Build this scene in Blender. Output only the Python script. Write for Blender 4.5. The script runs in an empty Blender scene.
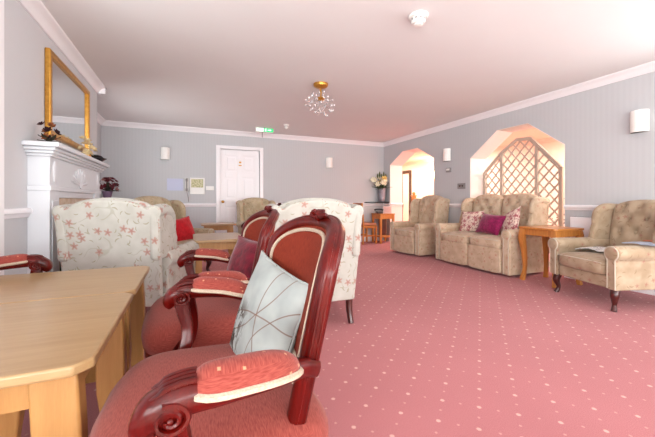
import bpy, bmesh, math, random
from math import sin, cos, pi, radians, sqrt, atan2
from mathutils import Vector, Matrix, Euler
random.seed(7)
S = bpy.context.scene
C = S.collection

# ------------------------------------------------------------------ mesh kit
class MB:
    def __init__(s):
        s.v = []; s.f = []
    def add(s, vs, fs):
        b = len(s.v)
        s.v += [Vector(p) for p in vs]
        s.f += [[b + i for i in f] for f in fs]
        return s
    def box(s, x0, x1, y0, y1, z0, z1, M=None):
        vs = [(x, y, z) for x in (x0, x1) for y in (y0, y1) for z in (z0, z1)]
        if M is not None: vs = [M @ Vector(p) for p in vs]
        return s.add(vs, [(0, 1, 3, 2), (4, 6, 7, 5), (0, 4, 5, 1), (2, 3, 7, 6), (0, 2, 6, 4), (1, 5, 7, 3)])
    def prism(s, poly, a, b, axis='x', M=None):
        """poly in the two other axes (order x,y,z without axis), swept from a to b"""
        def P(p, t):
            if axis == 'x': q = Vector((t, p[0], p[1]))
            elif axis == 'y': q = Vector((p[0], t, p[1]))
            else: q = Vector((p[0], p[1], t))
            return M @ q if M is not None else q
        n = len(poly)
        vs = [P(p, a) for p in poly] + [P(p, b) for p in poly]
        fs = [list(range(n)), list(range(n, 2 * n))[::-1]]
        fs += [(i, (i + 1) % n, n + (i + 1) % n, n + i) for i in range(n)]
        return s.add(vs, fs)
    def loft(s, rings, cap=True, closed=False):
        n = len(rings[0]); b = []
        vs = [p for r in rings for p in r]; fs = []
        m = len(rings)
        for k in range(m if closed else m - 1):
            k2 = (k + 1) % m
            for i in range(n):
                j = (i + 1) % n
                fs.append((k * n + i, k * n + j, k2 * n + j, k2 * n + i))
        if cap and not closed:
            fs.append(list(range(n))); fs.append(list(range((m - 1) * n, m * n))[::-1])
        return s.add(vs, fs)
    def tube(s, path, r, n=8, closed=False, sx=1.0, sy=1.0, up=None, square=0):
        """r: number or list; sx, sy stretch the section along side / up"""
        path = [Vector(p) for p in path]; m = len(path)
        rad = r if isinstance(r, (list, tuple)) else [r] * m
        tang = []
        for i in range(m):
            if closed: t = path[(i + 1) % m] - path[i - 1]
            else: t = path[min(i + 1, m - 1)] - path[max(i - 1, 0)]
            tang.append(t.normalized())
        u = Vector(up) if up else (Vector((0, 0, 1)) if abs(tang[0].z) < .9 else Vector((1, 0, 0)))
        rings = []
        for i in range(m):
            t = tang[i]
            side = t.cross(u)
            if side.length < 1e-4: side = t.cross(Vector((0.3, 1, .2)))
            side.normalize(); w = side.cross(t).normalized()
            if not up: u = w
            ring = []
            for k in range(n):
                a = 2 * pi * (k + .5) / n
                ca, sa = cos(a), sin(a)
                if square:
                    q = max(abs(ca), abs(sa)); ca, sa = ca * (1 - square) + square * ca / q, sa * (1 - square) + square * sa / q
                ring.append(path[i] + side * (rad[i] * sx * ca) + w * (rad[i] * sy * sa))
            rings.append(ring)
        return s.loft(rings, True, closed)
    def lathe(s, prof, c=(0, 0, 0), n=24, a0=0, a1=2 * pi, M=None):
        c = Vector(c); full = abs(a1 - a0 - 2 * pi) < 1e-6
        cols = n if full else n + 1
        vs = []
        for (r, z) in prof:
            for k in range(cols):
                a = a0 + (a1 - a0) * k / n
                p = Vector((r * cos(a), r * sin(a), z))
                if M is not None: p = M @ p
                vs.append(c + p)
        fs = []
        for i in range(len(prof) - 1):
            for k in range(n):
                k2 = (k + 1) % cols if full else k + 1
                fs.append((i * cols + k, i * cols + k2, (i + 1) * cols + k2, (i + 1) * cols + k))
        if full:
            fs.append(list(range(cols))[::-1]); fs.append([(len(prof) - 1) * cols + k for k in range(cols)])
        else:
            pr = len(prof)
            fs.append([i * cols for i in range(pr)]); fs.append([i * cols + n for i in range(pr)][::-1])
            fs.append(list(range(cols))[::-1]); fs.append([(pr - 1) * cols + k for k in range(cols)])
        return s.add(vs, fs)
    def ball(s, c, r, n=12, m=8, M=None, e=1.0):
        """ellipsoid; e<1 squares it (super-ellipsoid)"""
        rx, ry, rz = r if isinstance(r, (tuple, list)) else (r, r, r)
        c = Vector(c)
        def pw(t): return math.copysign(abs(t) ** e, t)
        rings = []
        for i in range(m + 1):
            ph = -pi / 2 + pi * i / m
            ph = max(-pi / 2 + .02, min(pi / 2 - .02, ph))
            ring = []
            for k in range(n):
                a = 2 * pi * k / n
                p = Vector((rx * pw(cos(ph)) * pw(cos(a)), ry * pw(cos(ph)) * pw(sin(a)), rz * pw(sin(ph))))
                if M is not None: p = M @ p
                ring.append(c + p)
            rings.append(ring)
        return s.loft(rings)
    def sheet(s, fa, fb, nu, nv):
        """closed skin of two sheets fa(u,v), fb(u,v) that meet on the border; u,v in 0..1 cosine spaced"""
        def sp(i, n): return .5 - .5 * cos(pi * i / n)
        for fn in (fa, fb):
            vs = [fn(sp(i, nu), sp(j, nv)) for i in range(nu + 1) for j in range(nv + 1)]
            fs = [(i * (nv + 1) + j, (i + 1) * (nv + 1) + j, (i + 1) * (nv + 1) + j + 1, i * (nv + 1) + j + 1) for i in range(nu) for j in range(nv)]
            s.add(vs, fs)
        return s
    def build(s, name, mat, parent=None, bevel=0, seg=2, sub=0, ang=40, loc=None, rot=None, weld=1e-5):
        me = bpy.data.meshes.new(name)
        bm = bmesh.new()
        vv = [bm.verts.new(p) for p in s.v]
        for f in s.f:
            try: bm.faces.new([vv[i] for i in f])
            except ValueError: pass
        bmesh.ops.remove_doubles(bm, verts=bm.verts, dist=weld)
        bmesh.ops.recalc_face_normals(bm, faces=bm.faces)
        uvl = bm.loops.layers.uv.new('UVMap')
        for f in bm.faces:
            n = f.normal; a = (abs(n.x), abs(n.y), abs(n.z))
            f.smooth = ang is not None
            for l in f.loops:
                p = l.vert.co
                if a[0] >= a[1] and a[0] >= a[2]: uv = (p.y, p.z)
                elif a[1] >= a[2]: uv = (p.x + 3.3, p.z)
                else: uv = (p.y, p.x + 1.7)
                l[uvl].uv = uv
        bm.to_mesh(me); bm.free()
        if ang is not None: me.set_sharp_from_angle(angle=radians(ang))
        me.materials.append(mat)
        o = bpy.data.objects.new(name, me); C.objects.link(o)
        if parent: o.parent = parent
        if loc: o.location = loc
        if rot: o.rotation_euler = rot
        if bevel:
            m = o.modifiers.new('edge', 'BEVEL'); m.width = bevel; m.segments = seg; m.limit_method = 'ANGLE'; m.angle_limit = radians(35)
            m.harden_normals = False
        if sub:
            m = o.modifiers.new('smooth', 'SUBSURF'); m.levels = sub; m.render_levels = sub
        return o

def tag(o, label, cat, group=None):
    o['label'] = label; o['category'] = cat
    if group: o['group'] = group
    return o
def thing(name, label, cat, loc=(0, 0, 0), rz=0, group=None):
    o = bpy.data.objects.new(name, None); C.objects.link(o)
    o.empty_display_size = .1
    o.location = loc; o.rotation_euler = (0, 0, rz)
    return tag(o, label, cat, group)
def struct(o, label=None):
    o['kind'] = 'structure'
    if label: o['label'] = label
    return o
def copy_tree(o, parent=None):
    c = o.copy(); C.objects.link(c)
    if parent: c.parent = parent
    for ch in list(o.children): copy_tree(ch, c)
    return c
def dup(o, loc, rz, label, group=None):
    c = copy_tree(o); c.location = loc; c.rotation_euler = (0, 0, rz); c['label'] = label
    if group: c['group'] = group
    return c
def Rz(a): return Matrix.Rotation(a, 3, 'Z')
def Rx(a): return Matrix.Rotation(a, 3, 'X')
def Ry(a): return Matrix.Rotation(a, 3, 'Y')
def arc(cx, cy, r, a0, a1, n, ry=None):
    ry = r if ry is None else ry
    return [(cx + r * cos(radians(a0 + (a1 - a0) * i / n)), cy + ry * sin(radians(a0 + (a1 - a0) * i / n))) for i in range(n + 1)]
def spline(pts, n=6):
    P = [Vector(p) for p in pts]; out = []
    for i in range(len(P) - 1):
        p0 = P[max(i - 1, 0)]; p1 = P[i]; p2 = P[i + 1]; p3 = P[min(i + 2, len(P) - 1)]
        for k in range(n):
            t = k / n
            out.append(.5 * ((2 * p1) + (p2 - p0) * t + (2 * p0 - 5 * p1 + 4 * p2 - p3) * t * t + (3 * p1 - p0 - 3 * p2 + p3) * t ** 3))
    out.append(P[-1]); return out
def lerp_list(vals, n):
    out = []
    for i in range(n):
        t = i / (n - 1) * (len(vals) - 1); k = min(int(t), len(vals) - 2)
        out.append(vals[k] + (vals[k + 1] - vals[k]) * (t - k))
    return out

# ------------------------------------------------------------------ materials
def lin(c):
    return tuple((x / 255 / 12.92 if x / 255 <= .04045 else ((x / 255 + .055) / 1.055) ** 2.4) for x in c) + (1,)
class NT:
    def __init__(s, name, rough=.6, spec=.3, **kw):
        s.m = bpy.data.materials.new(name); s.m.use_nodes = True
        s.t = s.m.node_tree; s.N = s.t.nodes; s.L = s.t.links
        s.b = s.N['Principled BSDF']
        s.b.inputs['Roughness'].default_value = rough
        s.b.inputs['Specular IOR Level'].default_value = spec
        for k, v in kw.items(): s.b.inputs[k.replace('_', ' ')].default_value = v
    def put(s, sock, v):
        if hasattr(v, 'is_output'): s.L.new(v, sock)
        elif v is not None: sock.default_value = v
    def n(s, typ, ins=None, out=0, **props):
        nd = s.N.new(typ)
        for k, v in props.items(): setattr(nd, k, v)
        for k, v in (ins or {}).items(): s.put(nd.inputs[k], v)
        return nd.outputs[out]
    def math(s, op, a, b=0.0, c=0.0):
        return s.n('ShaderNodeMath', {0: a, 1: b, 2: c}, operation=op)
    def vm(s, op, a, b=(0, 0, 0), out=0):
        return s.n('ShaderNodeVectorMath', {0: a, 1: b}, out, operation=op)
    def scale(s, a, f):
        nd = s.N.new('ShaderNodeVectorMath'); nd.operation = 'SCALE'; s.put(nd.inputs[0], a); s.put(nd.inputs['Scale'], f); return nd.outputs[0]
    def uv(s): return s.N.new('ShaderNodeUVMap').outputs[0]
    def obj(s): return s.N.new('ShaderNodeTexCoord').outputs['Object']
    def sep(s, v):
        nd = s.N.new('ShaderNodeSeparateXYZ'); s.L.new(v, nd.inputs[0]); return nd.outputs[0], nd.outputs[1], nd.outputs[2]
    def comb(s, x, y, z=0.0): return s.n('ShaderNodeCombineXYZ', {0: x, 1: y, 2: z})
    def noise(s, v, sc, det=2.0, rough=.5, out=0): return s.n('ShaderNodeTexNoise', {'Vector': v, 'Scale': sc, 'Detail': det, 'Roughness': rough}, out)
    def ramp(s, v, lo, hi, a=0.0, b=1.0):
        return s.n('ShaderNodeMapRange', {0: v, 1: lo, 2: hi, 3: a, 4: b})
    def mix(s, f, a, b):
        nd = s.N.new('ShaderNodeMix'); nd.data_type = 'RGBA'
        s.put(nd.inputs[0], f); s.put(nd.inputs[6], a); s.put(nd.inputs[7], b); return nd.outputs[2]
    def col(s, v): s.put(s.b.inputs['Base Color'], v); return s
    def bump(s, h, strength=.3, dist=.005):
        nd = s.N.new('ShaderNodeBump'); nd.inputs['Strength'].default_value = strength; nd.inputs['Distance'].default_value = dist
        s.L.new(h, nd.inputs['Height']); s.L.new(nd.outputs[0], s.b.inputs['Normal']); return s
def plain(name, rgb, rough=.55, spec=.3, var=.06, sc=30, **kw):
    t = NT(name, rough, spec, **kw)
    c = lin(rgb); d = tuple(x * (1 - var * 2) for x in c[:3]) + (1,)
    t.col(t.mix(t.noise(t.obj(), sc), d, c))
    return t.m
def wood(name, a, b, rough=.35, spec=.45, sc=9, axis=0, coat=0.0, st=14, **kw):
    t = NT(name, rough, spec, **kw)
    if coat: t.b.inputs['Coat Weight'].default_value = coat; t.b.inputs['Coat Roughness'].default_value = .12
    x, y, z = t.sep(t.obj())
    q = [x, y, z]
    q = [t.math('MULTIPLY', c, 1.0 if i == axis else st / 1.0) for i, c in enumerate(q)]
    v = t.comb(*q)
    g = t.noise(v, sc / 3, 4.0, .6)
    f = t.noise(v, sc * 3, 2.0, .6)
    h = t.math('ADD', t.math('MULTIPLY', g, .75), t.math('MULTIPLY', f, .25))
    t.col(t.mix(t.ramp(h, .3, .7), lin(a), lin(b)))
    return t.m
def floral(name, base, base2, rose, leaf, sc=6.5, dens=.66, petal=.33, stems=True, leafd=.5, rough=.85):
    t = NT(name, rough, .15); t.b.inputs['Sheen Weight'].default_value = .15
    uv = t.uv()
    n2 = t.noise(uv, 9, 2.0)
    base_c = t.mix(t.ramp(n2, .35, .65), lin(base), lin(base2))
    weave = t.noise(t.vm('MULTIPLY', uv, (400, 90, 1)), 1.0, 1.0)
    def cell(scale, off):
        p = t.vm('ADD', t.scale(uv, scale), off)
        nd = t.N.new('ShaderNodeTexVoronoi'); nd.voronoi_dimensions = '2D'; nd.inputs['Scale'].default_value = 1.0; nd.inputs['Randomness'].default_value = .75
        t.L.new(p, nd.inputs['Vector'])
        x, y, _ = t.sep(t.vm('SUBTRACT', p, nd.outputs['Position']))
        r, g, b = t.sep(nd.outputs['Color'])
        return x, y, r, g, b
    c = base_c
    # stems
    if stems:
        ns = t.noise(t.vm('ADD', uv, (5.2, 1.3, 0)), 4.2, 1.0)
        k = t.math('ABSOLUTE', t.math('SUBTRACT', ns, .5))
        gate = t.ramp(t.noise(t.vm('ADD', uv, (9.1, 4, 0)), 7.0, 0.0), .48, .54)
        k = t.math('MULTIPLY', t.ramp(k, .004, .009, 1.0, 0.0), gate)
        c = t.mix(t.math('MULTIPLY', k, .4), c, lin(leaf))
    # leaves
    for (s_, off, rr) in ((sc * 1.55, (3.1, 7.7, 0), .30), (sc * 1.3, (13.4, 2.2, 0), .34)):
        x, y, r, g, b = cell(s_, off)
        a = t.math('MULTIPLY', g, 6.28)
        ca, sa = t.math('COSINE', a), t.math('SINE', a)
        lx = t.math('ADD', t.math('MULTIPLY', x, ca), t.math('MULTIPLY', y, sa))
        ly = t.math('SUBTRACT', t.math('MULTIPLY', y, ca), t.math('MULTIPLY', x, sa))
        ly = t.math('ADD', ly, t.math('MULTIPLY', t.math('MULTIPLY', lx, lx), 1.2))
        e = t.math('ADD', t.math('POWER', t.math('ABSOLUTE', t.math('DIVIDE', lx, rr)), 2.0), t.math('POWER', t.math('ABSOLUTE', t.math('DIVIDE', ly, rr * .22)), 2.0))
        m = t.math('MULTIPLY', t.ramp(e, .8, 1.15, 1.0, 0.0), t.math('LESS_THAN', b, leafd))
        c = t.mix(t.math('MULTIPLY', m, .8), c, lin(leaf))
    # flowers
    x, y, r, g, b = cell(sc, (0.3, 0.6, 0))
    th = t.math('ADD', t.math('ARCTAN2', y, x), t.math('MULTIPLY', g, 6.28))
    rad = t.math('SQRT', t.math('ADD', t.math('MULTIPLY', x, x), t.math('MULTIPLY', y, y)))
    R = t.math('ADD', petal * .3, t.math('MULTIPLY', t.math('POWER', t.math('ABSOLUTE', t.math('COSINE', t.math('MULTIPLY', th, 2.5))), 1.3), petal * .7))
    m = t.math('MULTIPLY', t.ramp(t.math('SUBTRACT', rad, R), -.03, .03, 1.0, 0.0), t.math('LESS_THAN', b, dens))
    inner = t.ramp(rad, petal * .1, petal * .8)
    light = tuple(.55 * p + .45 * q for p, q in zip(rose, base))
    c = t.mix(t.math('MULTIPLY', m, .85), c, t.mix(inner, lin(rose), lin(light)))
    t.col(c); t.bump(weave, .15, .002)
    return t.m

WALL = NT('wallpaper', .75, .2)
x_, y_, z_ = WALL.sep(WALL.obj())
st = WALL.math('SINE', WALL.math('MULTIPLY', WALL.math('ADD', x_, y_), 2 * pi / .055))
WALL.col(WALL.mix(WALL.ramp(st, -.5, .5), lin((193, 194, 197)), lin((195, 196, 199))))
M_wall = WALL.m
M_breast = plain('painted_breast', (205, 205, 208), .7, .2, .01)
M_bounce = plain('pale_bounce_floor', (226, 218, 204), .5, .3, .03, 6)
M_ceil = plain('ceiling_paint', (232, 230, 230), .85, .1, .015, 3)
M_trim = plain('white_gloss', (243, 240, 243), .35, .4, .01)
M_hall = plain('hall_paint', (238, 218, 200), .8, .15, .01)
M_jamb = plain('jamb_paint', (238, 229, 224), .8, .15, .01)
M_fire = plain('fireplace_paint', (219, 221, 226), .4, .35, .01)
M_marble = NT('beige_marble', .25, .5)
M_marble.col(M_marble.mix(M_marble.ramp(M_marble.noise(M_marble.obj(), 9, 6.0, .65), .35, .65), lin((205, 175, 150)), lin((231, 212, 192)))); M_marble = M_marble.m
M_black = plain('soot_black', (22, 20, 20), .6, .3)
M_blackgloss = plain('black_glaze', (26, 24, 27), .25, .5)
M_gold = NT('gilt', .3, .5, Metallic=.75); M_gold.col(M_gold.mix(M_gold.noise(M_gold.obj(), 40), lin((176, 118, 40)), lin((226, 172, 84)))); M_gold = M_gold.m
M_mirror = NT('mirror_glass', .02, .5, Metallic=1.0); M_mirror.col(lin((226, 228, 230))); M_mirror = M_mirror.m
M_oak = wood('light_oak', (156, 122, 82), (174, 142, 102), .32, .45, 9, 0, .15)
M_oakdark = wood('light_oak_edge', (156, 110, 62), (174, 128, 76), .35, .4, 9, 2)
M_pine = wood('honey_wood', (176, 106, 46), (208, 140, 72), .35, .45, 9, 2)
M_mahog = wood('red_mahogany', (54, 3, 2), (100, 9, 4), .3, .22, 8, 2, .16, 8)
M_darkwood = wood('dark_wood', (52, 18, 16), (82, 30, 24), .3, .5, 9, 2, .3)
M_ebony = wood('dark_brown_frame', (58, 40, 30), (84, 62, 48), .4, .4, 9, 2)
M_lily = floral('cream_lily_fabric', (186, 183, 175), (176, 172, 163), (160, 106, 94), (150, 143, 122), 11.5, .45, .34, True, .40)
M_tan = floral('beige_sprig_fabric', (206, 185, 160), (190, 166, 140), (184, 134, 116), (176, 152, 118), 11.0, .42, .24, False, .25)
M_tan_dim = floral('beige_sprig_dim', (182, 162, 138), (164, 142, 116), (160, 112, 96), (146, 122, 94), 11.0, .42, .24, False, .25)  # beige sprig fabric darkened to offset strong window light on the large wing chair
M_olive = floral('olive_sprig_fabric', (190, 174, 148), (174, 157, 128), (170, 128, 106), (150, 140, 104), 11.0, .45, .26, False, .4)
M_piping = plain('cream_piping', (205, 194, 176), .8, .1, .05, 200)
# red chair cloth
def red_cloth(name, dots):
    t = NT(name, .8, .2); t.b.inputs['Sheen Weight'].default_value = .12
    uv = t.uv()
    w = t.noise(t.vm('MULTIPLY', uv, (60, 420, 1)), 1.0, 2.0)
    c = t.mix(t.ramp(w, .3, .7), lin((122, 44, 36)), lin((152, 72, 62)))
    if dots:
        p = t.scale(uv, 1 / .042)
        fx, fy, _ = t.sep(t.vm('FRACTION', p))
        ax = t.math('ABSOLUTE', t.math('SUBTRACT', fx, .5)); ay = t.math('ABSOLUTE', t.math('SUBTRACT', fy, .5))
        d = t.math('MAXIMUM', ax, ay)
        m = t.math('MULTIPLY', t.ramp(d, .05, .08, 1.0, 0.0), .55)
        c = t.mix(m, c, lin((228, 168, 130)))
    t.col(c); t.bump(w, .25, .002)
    return t.m
M_red = red_cloth('red_woven_cloth', False)
M_rustcloth = NT('rust_cloth', .75, .2)
w = M_rustcloth.noise(M_rustcloth.vm('MULTIPLY', M_rustcloth.uv(), (420, 60, 1)), 1.0, 2.0)
M_rustcloth.col(M_rustcloth.mix(M_rustcloth.ramp(w, .3, .7), lin((104, 30, 16)), lin((132, 48, 28)))); M_rustcloth.bump(w, .2, .002); M_rustcloth = M_rustcloth.m
M_reddot = red_cloth('red_dotted_cloth', True)
M_braid = NT('cream_braid', .85, .1)
br = M_braid.noise(M_braid.obj(), 260, 1.0)
M_braid.col(M_braid.mix(br, lin((164, 138, 118)), lin((198, 182, 164)))); M_braid.bump(br, .6, .003); M_braid = M_braid.m
def velvet(name, a, b):
    t = NT(name, .7, .25); t.b.inputs['Sheen Weight'].default_value = .5; t.b.inputs['Sheen Roughness'].default_value = .4
    n = t.noise(t.obj(), 26, 3.0, .6)
    t.col(t.mix(t.ramp(n, .35, .65), lin(a), lin(b))); t.bump(n, .4, .006); return t.m
M_crimson = velvet('crimson_velvet', (80, 4, 24), (120, 10, 38))
M_plum = velvet('plum_velvet', (112, 14, 62), (158, 30, 92))
M_scarlet = velvet('scarlet_cloth', (170, 10, 24), (196, 20, 34))
M_patch = floral('plum_leaf_print', (230, 212, 196), (222, 196, 184), (150, 34, 60), (128, 36, 58), 13.0, .95, .5, False, .9)
# white cushion printed with brown branches and reeds
t = NT('branch_print', .75, .2)
uv = t.uv(); ux, uy, _ = t.sep(uv)
c = t.mix(t.ramp(t.noise(uv, 12, 2.0), .35, .65), lin((150, 154, 152)), lin((166, 170, 167)))
def ringline(cx, cy, R, w):
    d = t.vm('LENGTH', t.vm('SUBTRACT', uv, (cx, cy, 0)), out=1)
    return t.ramp(t.math('ABSOLUTE', t.math('SUBTRACT', d, R)), w, w * 1.8, 1.0, 0.0)
for (cx, cy, R, w) in ((.42, .12, .40, .0016), (-.30, .30, .42, .0014), (.10, -.42, .46, .0014), (.36, -.20, .36, .0012)):
    c = t.mix(t.math('MULTIPLY', ringline(cx, cy, R, w), .8), c, lin((120, 92, 80)))
nz = t.noise(t.vm('MULTIPLY', t.vm('ADD', uv, (2, 5, 0)), (46, 15, 1)), 1.0, 3.0, .65)
g1 = t.math('MULTIPLY', t.ramp(nz, .49, .52), t.math('MULTIPLY', t.ramp(ux, -.02, -.07), t.ramp(t.math('ABSOLUTE', t.math('ADD', uy, .07)), .07, .12, 1.0, 0.0)))
c = t.mix(g1, c, lin((66, 52, 46)))
t.col(c); M_branch = t.m
# carpet
t = NT('rose_carpet', .95, .05); t.b.inputs['Sheen Weight'].default_value = .1
px, py, pz = t.sep(t.obj())
A = t.math('DIVIDE', t.math('SUBTRACT', px, 1.26), .1218); B = t.math('DIVIDE', t.math('SUBTRACT', py, 1.141), .1095)
u = t.math('MULTIPLY', t.math('ADD', A, B), .5); v = t.math('MULTIPLY', t.math('SUBTRACT', A, B), .5)
def dots(off_u, off_v, r0):
    fu = t.math('SUBTRACT', t.math('FRACT', t.math('ADD', t.math('ADD', u, off_u), 100.5)), .5)
    fv = t.math('SUBTRACT', t.math('FRACT', t.math('ADD', t.math('ADD', v, off_v), 100.5)), .5)
    # back to metres
    dx = t.math('MULTIPLY', t.math('ADD', fu, fv), .1218); dy = t.math('MULTIPLY', t.math('SUBTRACT', fu, fv), .1095)
    d = t.math('SQRT', t.math('ADD', t.math('MULTIPLY', dx, dx), t.math('MULTIPLY', dy, dy)))
    d = t.math('ADD', d, t.math('MULTIPLY', t.math('SUBTRACT', t.noise(t.obj(), 160, 1.0), .5), .006))
    return t.ramp(d, r0 - .002, r0 + .003, 1.0, 0.0)
n1 = t.noise(t.obj(), 300, 2.0)
c = t.mix(t.ramp(n1, .3, .7), lin((174, 105, 109)), lin((198, 130, 133)))
c = t.mix(t.math('MULTIPLY', t.ramp(t.noise(t.obj(), 1.6, 3.0), .3, .7), .12), c, lin((130, 70, 74)))
c = t.mix(t.math('MULTIPLY', dots(0, 0, .0092), .5), c, lin((246, 214, 196)))
for ou, ov in ((.5, 0), (0, .5)):
    c = t.mix(t.math('MULTIPLY', dots(ou, ov, .0052), .34), c, lin((242, 200, 182)))
t.col(c); t.bump(n1, .35, .004); M_carpet = t.m
def emit(name, rgb, s):
    t = NT(name, .4); t.b.inputs['Emission Color'].default_value = lin(rgb); t.b.inputs['Emission Strength'].default_value = s
    t.col(lin(rgb)); return t.m
M_shade = plain('sconce_white', (246, 244, 240), .4, .4, .01)
M_shade_lit = emit('lit_shade', (255, 226, 180), 9.0)
M_exit = emit('exit_green', (70, 216, 132), .32)
M_exitw = emit('exit_white', (225, 250, 235), .5)
M_plastic = plain('white_plastic', (238, 236, 232), .4, .4, .01)
M_greyp = plain('grey_plastic', (146, 140, 140), .5, .4, .03)
M_bluep = plain('pale_blue_card', (196, 200, 224), .6, .2, .02)
M_brass = NT('brass', .3, .5, Metallic=.9); M_brass.col(lin((190, 140, 70))); M_brass = M_brass.m
M_steel = NT('grey_zinc', .42, .5, Metallic=.7); M_steel.col(M_steel.mix(M_steel.noise(M_steel.obj(), 20), lin((120, 120, 132)), lin((168, 168, 178)))); M_steel = M_steel.m
M_glass = NT('crystal', .03, .5); M_glass.b.inputs['Transmission Weight'].default_value = .6; M_glass.col(lin((240, 235, 235))); M_glass = M_glass.m
M_leaf = plain('leaf_green', (92, 104, 58), .6, .3, .2, 20)
M_darkleaf = plain('dark_leaf', (58, 56, 44), .6, .3, .2, 20)
M_petal = plain('cream_petal', (246, 238, 212), .6, .2, .06)
M_yellow = plain('yellow_petal', (226, 196, 120), .6, .2, .1)
M_maroon = plain('maroon_petal', (110, 44, 54), .7, .2, .2)
M_pinkp = plain('dusty_pink_petal', (176, 120, 118), .7, .2, .15)
M_pot = plain('purple_pot', (110, 84, 106), .4, .4, .05)
M_trellis = plain('trellis_wood', (194, 178, 164), .6, .25, .05, 12)
M_glasspane = NT('door_glass', .05, .5); M_glasspane.b.inputs['Transmission Weight'].default_value = .9; M_glasspane.col(lin((240, 244, 248))); M_glasspane = M_glasspane.m
M_phone = plain('black_plastic', (30, 28, 32), .35, .4)
M_paper = NT('newsprint', .8, .1)
a_, b_, _ = M_paper.sep(M_paper.uv())
row = M_paper.ramp(M_paper.math('FRACT', M_paper.math('MULTIPLY', b_, 70.0)), .45, .5)
blk = M_paper.ramp(M_paper.noise(M_paper.uv(), 16, 0.0), .46, .5)
wrd = M_paper.ramp(M_paper.noise(M_paper.vm('MULTIPLY', M_paper.uv(), (130, 70, 1)), 1.0, 1.0), .42, .5)
M_paper.col(M_paper.mix(M_paper.math('MULTIPLY', M_paper.math('MULTIPLY', row, wrd), M_paper.math('MULTIPLY', blk, .75)), lin((226, 222, 220)), lin((70, 68, 76)))); M_paper = M_paper.m
M_magblue = plain('magazine_blue', (176, 188, 208), .3, .4, .1, 25)
M_magred = plain('magazine_orange', (214, 110, 72), .35, .4, .1, 25)
t = NT('framed_plan', .5, .3)
uv = t.uv(); n = t.noise(uv, 34, 2.0)
t.col(t.mix(t.ramp(n, .42, .58), lin((212, 204, 168)), lin((172, 172, 130)))); M_plan = t.m

# ------------------------------------------------------------------ room shell
H = 2.4; XL = -1.45; XB = -1.06; XR = 4.43; XR2 = 4.78; YF = 6.9; YR = -6.8; XH = 7.0; YH0 = 1.75; YH1 = 10.2
m = MB().box(XL - .1, XR2, YR - .1, -.2, -.05, 0); struct(m.build('floor_bounce_strip', M_bounce, ang=None))  # unseen pale floor added behind the camera to bounce neutral light upwards
m = MB().box(XL - .1, XR2, -.2, YH1 + .1, -.05, 0).box(XR2, XH + .1, YH0 - .1, YH1 + .1, -.05, 0); struct(m.build('floor', M_carpet, ang=None), 'rose carpet with a lattice of small cream dots')
m = MB().box(XL - .1, XR2, YR - .1, YF + .1, H, H + .06); struct(m.build('ceiling', M_ceil, ang=None))
HZ = 2.3
m = MB().box(XR2, XH + .1, YH0 - .1, YH1 + .1, HZ, H + .06).box(XR, XR2, YF + .1, YH1 + .1, HZ, H + .06); struct(m.build('ceiling_hall', M_hall, ang=None))
# far wall with a doorway
DX0, DX1, DZ = .56, 1.36, 2.03
m = MB().box(XL - .1, DX0, YF, YF + .1, 0, H).box(DX1, XR2, YF, YF + .1, 0, H).box(DX0, DX1, YF, YF + .1, DZ, H)
struct(m.build('wall_far', M_wall, ang=None))
LWS = [(-6.2, -3.8, .55, 2.2), (-3.2, -.4, .55, 2.2), (.3, 2.3, .55, 1.9), (4.95, 5.95, .75, 1.6)]; WZ0, WZ1 = .55, 2.2  # third opening is an added, unseen window that lights the ceiling
m = MB(); ys = [YR] + [v for w in LWS for v in w[:2]] + [YF]
for i in range(0, len(ys), 2): m.box(XL - .1, XL, ys[i], ys[i + 1], 0, H)
for a, b, z, zt in LWS: m.box(XL - .1, XL, a, b, 0, z).box(XL - .1, XL, a, b, zt, H)
struct(m.build('wall_left', M_wall, ang=None))
m = MB().box(XL, XB, 2.47, 4.84, 0, H); struct(m.build('wall_chimney_breast', M_breast, ang=None))
# right wall with two octagonal archways and a window near the camera
A2 = [(2.665, 1.70), (3.16, 2.085), (3.67, 2.085), (4.2, 1.71)]
A1 = [(5.10, 1.83), (5.60, 2.10), (6.13, 2.10), (6.63, 1.84)]
RW = [(-5.6, -3.2), (-2.4, 1.3)]; W1 = 1.3
m = MB()
ys = [YR - .1] + [v for w in RW for v in w] + [A2[0][0]]
for i in range(0, len(ys), 2): m.box(XR, XR2, ys[i], ys[i + 1], 0, H)
for a, b in RW: m.box(XR, XR2, a, b, 0, WZ0).box(XR, XR2, a, b, WZ1, H)
m.box(XR, XR2, A2[3][0], A1[0][0], 0, H).box(XR, XR2, A1[3][0], YF, 0, H)
for P in (A2, A1):
    m.prism([P[0], P[1], P[2], P[3], (P[3][0], H), (P[0][0], H)], XR, XR2, 'x')
struct(m.build('wall_right', M_wall, ang=None))
# reveal linings of the arches (painted lighter)
for k, P in enumerate((A2, A1)):
    q = [(P[0][0], 0)] + P + [(P[3][0], 0)]
    cy = (P[0][0] + P[3][0]) / 2
    inn = [(y + (.006 if y < cy else -.006), z - (.006 if z > .1 else 0)) for y, z in q]
    m = MB()
    for i in range(len(q) - 1):
        m.prism([q[i], q[i + 1], inn[i + 1], inn[i]], XR + .001, XR2, 'x')
    struct(m.build('trim_%d' % (20 + k), M_jamb, ang=None))
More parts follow.
